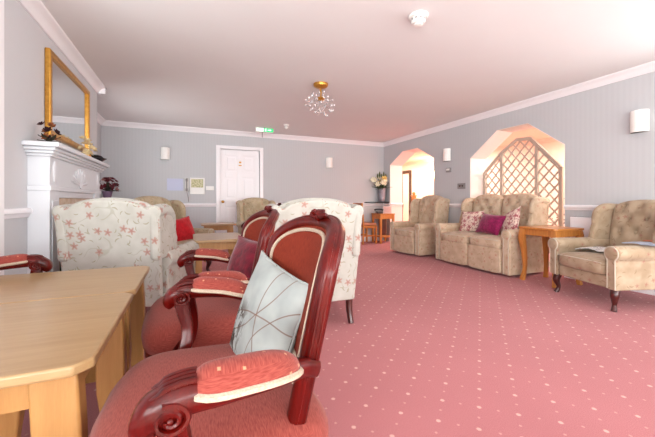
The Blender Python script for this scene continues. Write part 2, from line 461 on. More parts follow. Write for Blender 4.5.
# rear wall: three windows
m = MB(); wins = [(-1.0, .7), (1.0, 2.5), (2.75, 4.25)]
m.box(XL - .1, XR, YR - .1, YR, 0, .5).box(XL - .1, XR, YR - .1, YR, 2.2, H)
xs = [XL - .1] + [v for w in wins for v in w] + [XR]
for i in range(0, len(xs), 2): m.box(xs[i], xs[i + 1], YR - .1, YR, .5, 2.2)
struct(m.build('wall_rear', M_wall, ang=None))
for k, (a, b) in enumerate(wins):
    m = MB()
    y0, y1 = YR - .08, YR - .03
    m.box(a, a + .05, y0, y1, .5, 2.2).box(b - .05, b, y0, y1, .5, 2.2).box(a + .05, b - .05, y0, y1, .5, .55).box(a + .05, b - .05, y0, y1, 2.15, 2.2).box((a + b) / 2 - .025, (a + b) / 2 + .025, y0, y1, .55, 2.15)
    struct(m.build('window_%d' % (k + 1), M_trim, bevel=.004))
def side_window(num, x0, x1, a, b, WZ0=.55, WZ1=2.2):
    m = MB()
    m.box(x0, x1, a, a + .05, WZ0, WZ1).box(x0, x1, b - .05, b, WZ0, WZ1).box(x0, x1, a + .05, b - .05, WZ0, WZ0 + .05).box(x0, x1, a + .05, b - .05, WZ1 - .05, WZ1).box(x0, x1, (a + b) / 2 - .025, (a + b) / 2 + .025, WZ0 + .05, WZ1 - .05)
    struct(m.build('window_%d' % num, M_trim, bevel=.004))
for k, (a, b) in enumerate(RW): side_window(4 + k, XR + .2, XR + .25, a, b)
for k, (a, b, z, zt) in enumerate(LWS): side_window(6 + k, XL - .08, XL - .03, a, b, z, zt)
# hall beyond the arches
m = MB().box(XH, XH + .1, YH0, YH1, 0, HZ); struct(m.build('wall_hall_side', M_hall, ang=None))
m = MB().box(XR2, XH, YH1, YH1 + .1, 0, HZ).box(XR, XR2, YF + .1, YH1 + .1, 0, HZ); struct(m.build('wall_hall_end', M_hall, ang=None))
m = MB().box(XR2, XH, YH0 - .1, YH0, 0, HZ); struct(m.build('wall_hall_near', M_hall, ang=None))
# cornices, dado rails, skirting
def run(name, a, b, nrm, prof, mat):
    """profile (out, z) swept from a to b (xy), out along nrm"""
    r0 = [Vector((a[0] + nrm[0] * o, a[1] + nrm[1] * o, z)) for o, z in prof]
    r1 = [Vector((b[0] + nrm[0] * o, b[1] + nrm[1] * o, z)) for o, z in prof]
    return struct(MB().loft([r0, r1]).build(name, mat, ang=50))
COR = [(0, H), (0, H - .085), (.012, H - .085), (.018, H - .075), (.03, H - .05), (.05, H - .03), (.078, H - .018), (.085, H - .012), (.085, H)]
DAD = [(0, .86), (.012, .865), (.016, .885), (.03, .895), (.03, .915), (.02, .925), (0, .927)]
SKI = [(0, 0), (.018, 0), (.018, .1), (.012, .12), (0, .125)]
k = 0
segs = [((XL, YF), (XR, YF), (0, -1)), ((XL, 4.84), (XL, YF), (1, 0)), ((XL, 4.84), (XB + .085, 4.84), (0, 1)), ((XB, 2.385), (XB, 4.925), (1, 0)), ((XL, 2.47), (XB + .085, 2.47), (0, -1)), ((XL, YR), (XL, 2.47), (1, 0)), ((XR, YR), (XR, YF), (-1, 0)), ((XL, YR), (XR, YR), (0, 1))]
for a, b, n in segs:
    k += 1; run('trim_%d' % k, a, b, n, COR, M_trim)
dsegs = [((XL, YF), (.485, YF), (0, -1)), ((1.435, YF), (XR, YF), (0, -1)), ((XL, 4.84), (XL, YF), (1, 0)), ((XB, 2.47), (XB, 2.95), (1, 0)), ((XB, 4.37), (XB, 4.84), (1, 0)), ((XL, YR), (XL, 2.47), (1, 0)), ((XR, W1 + .05), (XR, A2[0][0]), (-1, 0)), ((XR, A2[3][0]), (XR, A1[0][0]), (-1, 0)), ((XR, A1[3][0]), (XR, YF), (-1, 0)),
         ((XR, A1[3][0]-.006), (XR2, A1[3][0]-.006), (0, -1)), ((XR, A2[3][0]-.006), (XR2, A2[3][0]-.006), (0, -1))]
for a, b, n in dsegs:
    k += 1; run('trim_%d' % (k + 20), a, b, n, DAD, M_trim)
    if k < 20: run('baseboard_%d' % k, a, b, n, SKI, M_trim)
HC = [(o, z - (H - HZ)) for o, z in COR]
run('trim_60', (XH, YH0), (XH, YH1), (-1, 0), HC, M_hall)
# white boxed pipe at the near edge of the breast
struct(MB().box(XB, XB + .034, 2.47, 2.562, 0, H - .085).build('trim_61', M_trim, bevel=.004))
# far door
d = MB()
d.box(DX0 - .075, DX0, YF - .02, YF + .1, 0, DZ + .07).box(DX1, DX1 + .075, YF - .02, YF + .1, 0, DZ + .07).box(DX0, DX1, YF - .02, YF + .1, DZ, DZ + .07)
struct(d.build('trim_62', M_trim, bevel=.006))
m = MB()
y0, y1 = YF + .02, YF + .06
st_ = .11
m.box(DX0 + .003, DX0 + st_, y0, y1, .005, DZ - .004).box(DX1 - st_, DX1 - .003, y0, y1, .005, DZ - .004)
cx = (DX0 + DX1) / 2
m.box(cx - .05, cx + .05, y0, y1, .005, DZ - .004)
for z0, z1 in ((.005, .2), (.86, 1.02), (1.46, 1.58), (DZ - .12, DZ - .004)): m.box(DX0 + st_, cx - .05, y0, y1, z0, z1).box(cx + .05, DX1 - st_, y0, y1, z0, z1)
door = struct(m.build('door_1', M_trim, bevel=.005), 'white panelled door in the far wall')
m = MB()
for a, b in ((DX0 + st_, cx - .05), (cx + .05, DX1 - st_)):
    for z0, z1 in ((.2, .86), (1.02, 1.46), (1.58, DZ - .12)):
        m.box(a - .004, b + .004, y0 + .014, y1 - .01, z0 - .004, z1 + .004)
        m.box(a + .04, b - .04, y0 + .006, y1 - .012, z0 + .04, z1 - .04)
m.build('door_panel', M_trim, door, bevel=.006)
m = MB().lathe([(.028, 0), (.028, .006), (.01, .008), (.01, .035), (.024, .045), (.028, .06), (.018, .072), (.004, .075)], (DX0 + .055, y0, .96), 14, M=Rx(pi / 2))
m.build('door_knob', M_brass, door)
m = MB().box(cx - .03, cx + .03, y0 - .004, y0, 1.70, 1.72).box(cx - .022, cx + .022, y0 - .005, y0, 1.755, 1.79)
m.build('number_plate', M_brass, door, bevel=.002)
# hall door with a dark frame
m = MB()
ya, yb = 9.16, 9.72
m.box(XH - .06, XH, ya, ya + .09, 0, 2.03).box(XH - .06, XH, yb - .09, yb, 0, 2.03).box(XH - .06, XH, ya + .09, yb - .09, 1.93, 2.03).box(XH - .055, XH, ya + .09, yb - .09, 0, .22)
hd = struct(m.build('door_2', M_ebony, bevel=.006), 'dark framed door at the end of the hall')
MB().box(XH - .03, XH - .005, ya + .09, yb - .09, .22, 1.93).build('door_panel', M_hall, hd)
MB().box(XH - .13, XH - .06, yb - .16, yb - .02, .78, .90).build('door_handle', M_phone, hd, bevel=.01)
# lit hall sconce things come below

# ------------------------------------------------------------------ fireplace
f = thing('fireplace', 'white painted fireplace surround with carved fan on its frieze', 'fireplace', (XB, 3.66, 0)); f.scale = (.8, 1, 1)
hw = .71
for s in (-1, 1):
    m = MB(); a, b = sorted((s * hw, s * (hw - .19)))
    m.box(0, .16, a, b, .14, 1.07).box(0, .175, a - .008, b + .008, 0, .14)
    m.box(.16, .168, a + .035, b - .035, .22, .98)
    m.box(0, .172, a - .008, b + .008, 1.05, 1.085)
    m.build('pilaster', M_fire, f, bevel=.005)
m = MB().box(0, .16, -hw, hw, 1.085, 1.30).box(0, .168, -(hw - .19), hw - .19, 1.05, 1.085)
m.box(0, .14, -(hw - .19), hw - .19, 1.0, 1.05)
fr = m.build('frieze', M_fire, f, bevel=.004)
for s in (-1, 1):
    m = MB(); yc = s * (hw - .095)
    m.ball((.16, yc, 1.19), (.016, .042, .085), 16, 8)
    m.build('oval_boss', M_fire, fr)
m = MB()
for i in range(9):
    a = radians(12 + 156 * i / 8)
    M = Rx(0)
    dirv = Vector((0, cos(a), sin(a)))
    L = .17 if 0 < i < 8 else .2
    ry = .5
    p0 = Vector((.162, 0, 1.115)) + Vector((0, dirv.y * .03, dirv.z * .03)); p1 = Vector((.162, dirv.y * L * 1.35, 1.115 + dirv.z * L * .9))
    m.tube([p0, p0.lerp(p1, .55), p1], [.008, .017, .006], 8)
m.ball((.165, 0, 1.115), (.016, .035, .03), 12, 6)
m.build('fan_carving', M_fire, fr)
m = MB()
for o, z0, z1 in ((.185, 1.295, 1.315), (.205, 1.315, 1.335), (.225, 1.335, 1.358)):
    m.box(0, o, -hw - (o - .16), hw + (o - .16), z0, z1)
m.box(0, .26, -hw - .09, hw + .09, 1.358, 1.392)
m.build('mantelshelf', M_fire, f, bevel=.007)
ih = hw - .19
m = MB().box(0, .10, -ih, -ih + .17, 0, 1.0).box(0, .10, ih - .17, ih, 0, 1.0).box(0, .10, -ih + .17, ih - .17, .8, 1.0)
m.build('marble_slip', M_marble, f, bevel=.003)
m = MB().box(.005, .03, -ih + .17, ih - .17, .04, .8)
m.build('fire_back', M_black, f)
m = MB().box(.04, .12, -ih + .18, ih - .18, .05, .62).box(.12, .16, -.24, .24, .06, .14)
for i in range(7): m.box(.12, .132, -.24 + .07 * i, -.22 + .07 * i, .15, .55)
m.build('gas_fire', M_blackgloss, f, bevel=.006)
m = MB().box(0, .30, -hw - .04, hw + .04, 0, .045); m.build('hearth', M_marble, f, bevel=.004)

# mirror
mz0, mz1, my0, my1 = 1.50, 2.19, 3.24, 4.36
mr = thing('mirror', 'large rectangular gilt framed mirror above the mantelshelf', 'mirror', (XB + .002, (my0 + my1) / 2, mz0))
w_, h_ = (my1 - my0) / 2, mz1 - mz0
m = MB(); fw_ = .047
for pts in ([(-w_, 0), (w_, 0), (w_ - fw_, fw_), (-w_ + fw_, fw_)], [(-w_, h_), (w_, h_), (w_ - fw_, h_ - fw_), (-w_ + fw_, h_ - fw_)], [(-w_, 0), (-w_, h_), (-w_ + fw_, h_ - fw_), (-w_ + fw_, fw_)], [(w_, 0), (w_, h_), (w_ - fw_, h_ - fw_), (w_ - fw_, fw_)]):
    m.prism(pts, 0, .04, 'x')
m.build('frame', M_gold, mr, bevel=.008)
MB().box(.004, .018, -w_ + fw_ - .005, w_ - fw_ + .005, fw_ - .005, h_ - fw_ + .005).build('glass', M_mirror, mr)

# ------------------------------------------------------------------ flowers
def bloom(mb, c, r, d=Vector((0, 0, 1)), n=6, seed=0):
    rnd = random.Random(seed); d = Vector(d).normalized()
    q = d.to_track_quat('Z', 'Y').to_matrix()
    for lay, (tilt, rr) in enumerate(((.45, 1.0), (.95, .75))):
        for k in range(n):
            a = 2 * pi * k / n + lay * .5 + rnd.uniform(-.15, .15)
            M = q @ Rz(a) @ Ry(-tilt)
            mb.ball(Vector(c) + M @ Vector((r * rr * .55, 0, 0)), (r * rr * .6, r * rr * .34, r * .09), 8, 4, M)
def bloom_part(name, mat, parent, c, r, d, seed, label=None):
    m = MB(); bloom(m, c, r, d, 6, seed); o = m.build(name, mat, parent)
    if label: o['label'] = label
    return o
def leaf(mb, a, b, w, bend=.0):
    a = Vector(a); b = Vector(b); d = b - a
    side = d.cross(Vector((0, 0, 1)));
    if side.length < 1e-4: side = Vector((1, 0, 0))
    side.normalize(); nrm = side.cross(d).normalized()
    L = []; n = 5
    for i in range(n + 1):
        t_ = i / n; ww = w * sin(pi * min(max(t_, .04), .97)) ** .8
        c_ = a + d * t_ + Vector((0, 0, -bend * t_ * t_))
        L.append([c_ + side * ww + nrm * .001, c_ + nrm * (.003 + w * .12), c_ - side * ww + nrm * .001, c_ - nrm * .002])
    mb.loft(L)

# vase on corner shelf
sh = MB().prism([(XR - .001, YF - .001), (XR - .55, YF - .001), (XR - .5, YF - .12), (XR - .12, YF - .25), (XR - .001, YF - .25)], .93, .955, 'z')
tag(sh.build('corner_shelf', M_blackgloss, bevel=.004), 'black shelf fixed in the corner under the flower vase', 'shelf')
vx, vy, vz = XR - .14, YF - .13, .955
v = thing('flower_vase', 'tall grey metal vase of cream lilies on the black corner shelf', 'vase', (vx, vy, vz)); v.scale = (1.15, 1.15, 1.0)
MB().lathe([(.062, 0), (.068, .01), (.075, .1), (.088, .3), (.1, .335), (.094, .335), (.08, .3), (.07, .12)], n=24).build('vase', M_steel, v)
stm = MB(); lf = MB(); pet = MB(); yel = MB()
rnd = random.Random(3)
heads = []
for i in range(13):
    a = rnd.uniform(0, 2 * pi); r = rnd.uniform(.03, .2); hh = rnd.uniform(.36, .52) + (.1 - r) * .3
    x, y = r * cos(a), r * sin(a)
    x = min(x, .1); y = min(y, .09)
    heads.append(Vector((x - .06, y - .03, hh + .05)))
for i, hp in enumerate(heads):
    stm.tube(spline([(hp.x * .1, hp.y * .1, .2), (hp.x * .5, hp.y * .5, .33), hp], 4), .005, 6)
for i, hp in enumerate(heads):
    yl = i % 4 == 3
    bloom_part('yellow_bloom' if yl else 'lily', M_yellow if yl else M_petal, v, hp, .062 if i % 4 else .05, hp + Vector((-.1, -.25, .0)) - Vector((0, 0, .3)), i, 'yellow bloom' if yl else 'cream lily')
for i in range(34):
    a = rnd.uniform(0, 2 * pi); e = rnd.uniform(-.15, .9); L = rnd.uniform(.12, .26)
    b0 = Vector((.04 * cos(a), .04 * sin(a), .33)); b1 = b0 + Vector((L * cos(a) * cos(e), L * sin(a) * cos(e), L * sin(e)))
    b1.x = min(b1.x, .12); b1.y = min(b1.y, .11)
    leaf(lf, b0, b1, .02, .03)
for i in range(5):
    x = -.12 + .05 * i
    stm.tube(spline([(0, 0, .25), (x * .5, -.02, .45), (x, -.03, .6 + .05 * (i % 2))], 4), .004, 6)
    leaf(lf, (x, -.03, .56), (x - .01, -.04, .68 + .05 * (i % 2)), .018)
stm.build('stem', M_leaf, v); lf.build('foliage', M_leaf, v)

# maroon flowers in a purple pot on a low cabinet in the recess
cab = thing('cabinet', 'plain white cabinet in the recess beyond the fireplace, under the potted flowers', 'cabinet', (-1.20, 6.42, 0))
MB().box(-.24, .2, -.3, .3, .05, .98).box(-.24, .22, -.31, .31, .98, 1.01).build('body', M_trim, cab, bevel=.005)
MB().box(.2, .215, -.285, -.005, .09, .94).build('door', M_trim, cab, bevel=.004); MB().box(.2, .215, .005, .285, .09, .94).build('door', M_trim, cab, bevel=.004)
MB().box(-.22, .18, -.28, .28, 0, .05).build('plinth', M_trim, cab)
p = thing('potted_flowers', 'maroon and pink dried flowers in a purple pot beyond the fireplace', 'plant', (-1.255, 6.38, 1.01)); p.scale = (.95, .95, 1)
MB().lathe([(.05, 0), (.055, .005), (.075, .1), (.085, .125), (.078, .125), (.07, .1)], n=20).build('pot', M_pot, p)
a1 = MB(); a2 = MB(); a3 = MB()
for i in range(26):
    a = rnd.uniform(0, 2 * pi); e = rnd.uniform(-.05, 1.4); r = rnd.uniform(.12, .19)
    c_ = Vector((r * cos(a) * cos(e), r * sin(a) * cos(e), .17 + r * sin(e)))
    pk = i % 4 == 2
    bloom_part('pink_bloom' if pk else 'maroon_bloom', M_pinkp if pk else M_maroon, p, c_, .045, c_ - Vector((0, 0, .13)), i, 'dusty pink bloom' if pk else None)
for i in range(18):
    a = rnd.uniform(0, 2 * pi); e = rnd.uniform(0, 1.2)
    leaf(a3, (0, 0, .12), (.2 * cos(a) * cos(e), .2 * sin(a) * cos(e), .14 + .18 * sin(e)), .022, .02)
a3.build('foliage', M_darkleaf, p)

# mantel ornaments
MZ = 1.392
o = thing('dried_flowers', 'brown and dark red dried flower posy at the near end of the mantelshelf', 'flowers', (-.95, 3.0, MZ)); o.scale = (.75, .75, .9)
b3 = MB(); M_rust = plain('rust_petal', (150, 88, 54), .7, .2, .2); M_dkp = plain('dark_petal', (52, 24, 30), .7, .2, .2)
for i in range(9):
    a = 2 * pi * i / 9; rr = .055 if i % 2 else .03
    c_ = Vector((rr * cos(a), rr * 1.3 * sin(a), .05 + .1 * (i % 3) / 2))
    bloom_part(('brown_bloom', 'dark_bloom')[i % 2], (M_rust, M_dkp)[i % 2], o, c_, .036, c_ - Vector((0, 0, .03)), i, ('rust brown bloom', 'dark red bloom')[i % 2])
for i in range(10):
    a = 2 * pi * i / 10
    leaf(b3, (0, 0, .02), (.09 * cos(a), .11 * sin(a), .02 + .05 * (i % 2)), .02)
b3.build('leaves', M_darkleaf, o)
o = thing('gold_ornament', 'small gold flower posy under the mirror corner on the mantelshelf', 'flowers', (-.94, 3.92, MZ))
b2 = MB(); M_straw = plain('straw_petal', (226, 204, 160), .6, .3, .1)
for i in range(10):
    a = 2 * pi * i / 10; rr = .05 if i % 2 else .02
    c_ = Vector((rr * cos(a), rr * 1.6 * sin(a), .06 + .13 * (i % 4) / 3)); bloom_part('bloom', M_straw, o, c_, .036, c_ - Vector((0, 0, .05)), i)
b2.lathe([(.035, 0), (.04, .01), (.03, .05), (.035, .07)], n=14)
b2.build('cup', M_gold, o)
o = thing('black_bowl', 'shallow black bowl on the far end of the mantelshelf', 'bowl', (-.95, 4.28, MZ))
MB().lathe([(.04, 0), (.045, .01), (.085, .035), (.105, .05), (.1, .052), (.08, .042), (.03, .02)], n=28).build('bowl', M_blackgloss, o)
MB().ball((0, 0, .05), (.075, .075, .04), 16, 8).build('filling', M_black, o)

# ------------------------------------------------------------------ ceiling and wall fittings
def sconce(name, loc, rz, label, mat, s=1.0, lit=False):
    r = thing(name, label, 'wall light', loc, rz, 'half round wall lights' if not lit else None)
    MB().box(0, .015, -.06 * s, .06 * s, -.11, .11).build('back_plate', M_shade, r, bevel=.004)
    prof = [(.076 * s, -.115), (.078 * s, -.113), (.078 * s, .113), (.076 * s, .115), (.07 * s, .115), (.07 * s, -.115)]
    MB().lathe(prof, (.012, 0, 0), 20, -pi / 2, pi / 2).build('shade', mat, r)
    return r
sconce('wall_light', (XR, 1.905, 1.82), pi, 'white half round wall light above the large wing chair', M_shade)
sconce('wall_light', (XR, 4.72, 1.83), pi, 'white half round wall light between the two archways', M_shade)
sconce('wall_light', (-.43, YF, 1.87), -pi / 2, 'white half round wall light above the pale blue notice', M_shade)
sconce('wall_light', (2.95, YF, 1.85), -pi / 2, 'white half round wall light on the far wall beside the flower vase corner', M_shade)
sconce('hall_wall_light', (XH, 8.0, 1.80), pi, 'glowing wall light in the hall seen through the far archway', M_shade_lit, 1.0, True)
# small devices
o = thing('thermostat', 'small grey box on the wall under the light between the archways', 'thermostat', (XR, 4.69, 1.55), pi)
MB().box(0, .03, -.055, .055, -.04, .04).build('case', M_greyp, o, bevel=.006); MB().box(.03, .034, -.04, .04, -.01, .025).build('grille', M_plastic, o)
o = thing('switch_plate', 'grey metal switch plate beside the trellis archway', 'switch', (XR, 4.39, 1.24), pi)
MB().box(0, .01, -.09, .09, -.05, .05).build('plate', M_greyp, o, bevel=.003); MB().box(.01, .016, -.045, -.015, -.015, .015).box(.01, .016, .015, .045, -.015, .015).build('rocker', M_ebony, o)
o = thing('light_switch', 'small white double switch next to the far door frame', 'switch', (.37, YF, 1.23), -pi / 2)
MB().box(0, .01, -.075, .075, -.04, .04).build('plate', M_plastic, o, bevel=.003); MB().box(.01, .016, -.05, -.02, -.02, .02).box(.01, .016, .02, .05, -.02, .02).build('rocker', M_plastic, o)
o = thing('framed_plan', 'white framed yellowish plan hung between the entry phone and the switch', 'picture', (.135, YF, 1.27), -pi / 2)
m = MB()
for bx in ((-.135, .135, -.16, -.135), (-.135, .135, .135, .16), (-.135, -.11, -.135, .135), (.11, .135, -.135, .135)): m.box(0, .022, bx[0], bx[1], bx[2], bx[3])
m.build('frame', M_plastic, o, bevel=.003)
MB().box(0, .008, -.11, .11, -.03, .135).build('plan', M_plan, o); MB().box(0, .01, -.11, .11, -.135, -.03).build('caption_strip', M_plastic, o)
o = thing('entry_phone', 'slim white entry phone with a hanging cord beside the framed plan', 'phone', (-.055, YF, 1.29), -pi / 2)
MB().box(0, .03, -.035, .035, -.13, .13).build('base', M_plastic, o, bevel=.008)
MB().tube(spline([(.05, .0, -.12), (.06, 0, -.06), (.055, 0, .05), (.05, 0, .12)], 4), [.022] * 4 + [.014] * 5 + [.022] * 4, 10).build('handset', M_greyp, o)
MB().tube(spline([(.05, .0, -.13), (.03, .03, -.25), (.012, .035, -.33)], 5), .006, 6).build('cord', M_greyp, o)
tag(MB().box(0, .006, -.14, .14, -.115, .115).build('notice', M_bluep, loc=(-.26, YF, 1.29), rot=(0, 0, -pi / 2), bevel=.002), 'pale blue notice fixed on the far wall beside the entry phone', 'notice')
def detector(loc, s, label):
    o = thing('smoke_detector', label, 'smoke detector', loc, 0, 'ceiling smoke detectors')
    MB().lathe([(.07 * s, 0), (.07 * s, -.012), (.062 * s, -.02), (.05 * s, -.02)], n=28).build('base', M_plastic, o)
    MB().lathe([(.05 * s, -.02), (.052 * s, -.045), (.045 * s, -.06), (.03 * s, -.063), (.028 * s, -.075), (.006 * s, -.08)], n=28).build('head', M_plastic, o)
    m = MB()
    for i in range(10):
        a = 2 * pi * i / 10; m.box(.046 * s, .053 * s, -.008, .008, -.04, -.028, Rz(a))
    m.build('vent', M_greyp, o)
detector((1.62, 2.04, H), 1.05, 'round white smoke detector on the ceiling nearest the camera')
detector((1.66, 5.9, H), .75, 'small white smoke detector on the ceiling beside the green exit sign')
o = thing('exit_sign', 'green lit exit sign hung under the ceiling near the far door', 'exit sign', (1.34, 6.32, H))
MB().box(-.17, .17, -.03, .03, -.09, -.01).build('housing', M_plastic, o, bevel=.005)
MB().box(-.02, .165, -.034, -.03, -.085, -.015).build('green_panel', M_exit, o)
m = MB().box(-.16, -.03, -.034, -.03, -.08, -.02); m.build('white_panel', M_exitw, o)
m = MB().prism([(.13, -.05), (.095, -.03), (.095, -.042), (.05, -.042), (.05, -.058), (.095, -.058), (.095, -.07)], -.038, -.034, 'y').box(.0, .028, -.038, -.034, -.075, -.025)
m.build('arrow', M_exitw, o)
MB().box(-.015, .015, -.012, .012, -.01, 0).box(-.05, -.04, -.005, .005, -.19, -.09).build('bracket', M_ebony, o)
# chandelier
o = thing('ceiling_lamp', 'gold ceiling lamp with a spray of clear crystal drops', 'ceiling lamp', (1.47, 3.69, H))
MB().lathe([(.005, -.055), (.05, -.05), (.085, -.03), (.09, -.01), (.09, 0)], n=28).build('canopy', M_gold, o)
MB().lathe([(.012, -.06), (.014, -.1), (.01, -.15), (.012, -.17)], n=12).build('stem', M_gold, o)
MB().lathe([(.006, -.205), (.03, -.2), (.045, -.18), (.04, -.165), (.012, -.16)], n=20).build('hub', M_gold, o)
wr = MB(); pts = []
for i in range(46):
    zz = 1 - 2 * (i + .5) / 46; a = i * 2.399963
    rr = sqrt(1 - zz * zz); L = .14 + .05 * ((i * 7) % 5) / 4
    d_ = Vector((rr * cos(a), rr * sin(a), zz * .75 - .3))
    pts.append(Vector((0, 0, -.19)) + d_ * L)
for q in pts: wr.tube([(0, 0, -.185), q * .5 + Vector((0, 0, -.095)), q], .0011, 4)
wr.build('wire_spray', M_glass, o)
c0 = None
for q in pts:
    if q.z > -.05: continue
    if c0 is None:
        c0 = MB().ball((0, 0, 0), (.012, .012, .016), 6, 4).build('crystal', M_glass, o, ang=10); c = c0
    else:
        c = c0.copy(); C.objects.link(c); c.parent = o
    c.location = q

# ------------------------------------------------------------------ tables
def oak_table(name, loc, rz, sx, sy, z, label, group=None, mat=M_oak, leg=.095, ch=.035, apron=.075, inset=.035, tuck=0.0):
    r = thing(name, label, 'table', loc, rz, group)
    a, b = sx / 2, sy / 2
    poly = [(-a + ch, -b), (a - ch, -b), (a, -b + ch), (a, b - ch), (a - ch, b), (-a + ch, b), (-a, b - ch), (-a, -b + ch)]
    MB().prism(poly, z - .026, z, 'z').build('tabletop', mat, r, bevel=.006, seg=3)
    i_ = inset + leg * .5
    m = MB(); t_ = .018
    m.box(-a + i_, a - i_, -b + inset + .012, -b + inset + .012 + t_, z - .026 - apron, z - .026).box(-a + i_, a - i_, b - inset - .012 - t_, b - inset - .012, z - .026 - apron, z - .026)
    m.box(-a + inset + .012, -a + inset + .012 + t_, -b + i_, b - i_, z - .026 - apron, z - .026).box(a - inset - .012 - t_, a - inset - .012, -b + i_, b - i_, z - .026 - apron, z - .026)
    m.build('apron', M_oakdark if mat is M_oak else mat, r)
    zt = z - .026
    for s1 in (-1, 1):
        for s2 in (-1, 1):
            rings = []
            for k in range(13):
                t_ = k / 12
                w = leg * (.5 - .22 * max(0, (t_ - .45) / .55) ** 1.2)
                off = .012 * sin(pi * min(1, t_ * 1.15)) + (.03 * max(0, t_ - .6) / .4 if t_ > .6 else 0)
                cx_, cy_ = s1 * (a - inset - leg * .5 + off - (tuck if s1 < 0 else 0)), s2 * (b - inset - leg * .5 + off * .6)
                wy = w * .62
                cy_ = s2 * (b - inset - leg * .31 + off * .6)
                zz = zt * (1 - t_)
                rings.append([Vector((cx_ - w, cy_ - wy, zz)), Vector((cx_ + w, cy_ - wy, zz)), Vector((cx_ + w, cy_ + wy, zz)), Vector((cx_ - w, cy_ + wy, zz))])
            MB().loft(rings).build('leg', M_oakdark if mat is M_oak else mat, r, bevel=.006, ang=50)
    return r
TZ = .60
oak_table('coffee_table', (-.211 - .2275, .906 + .3275, 0), 0, .455, .655, TZ, 'light oak table nearest the camera, pushed against its twin')
oak_table('coffee_table', (-.211 - .375, 1.564 + .299, 0), 0, .75, .598, TZ, 'light oak table butted behind the nearest one, in front of the cream wing chair', tuck=.42)
oak_table('coffee_table', (.28, 3.67, 0), 0, .50, .73, TZ, 'light oak table between the cream wing chair and the row of red armchairs', leg=.06, inset=.03)
oak_table('side_table', (.44, 5.75, 0), 0, .54, .46, TZ, 'small oak side table standing before the far white door', leg=.07, inset=.05)

# honey side table with bowed legs
st_t = thing('lamp_table', 'honey wood side table between the sofa and the large wing chair', 'table', (3.985, 2.565, 0), radians(-3))
a = .245
poly = [(-a + .03, -a), (a - .03, -a), (a, -a + .03), (a, a - .03), (a - .03, a), (-a + .03, a), (-a, a - .03), (-a, -a + .03)]
MB().prism(poly, .638, .662, 'z').build('tabletop', M_pine, st_t, bevel=.007, seg=3)
m = MB()
for q in ((-.2, .2, -.21, -.19), (-.2, .2, .19, .21)): m.box(*q, .565, .638)
for q in ((-.21, -.19, -.2, .2), (.19, .21, -.2, .2)): m.box(*q, .565, .638)
m.build('apron', M_pine, st_t)
for s1 in (-1, 1):
    for s2 in (-1, 1):
        pth = spline([(s1 * .195, s2 * .195, .638), (s1 * .205, s2 * .205, .52), (s1 * .19, s2 * .19, .35), (s1 * .185, s2 * .185, .15), (s1 * .205, s2 * .205, 0)], 5)
        MB().tube(pth, lerp_list([.03, .034, .025, .019, .024], len(pth)), 12, up=(1, 0, 0), square=.7).build('leg', M_pine, st_t, ang=60)

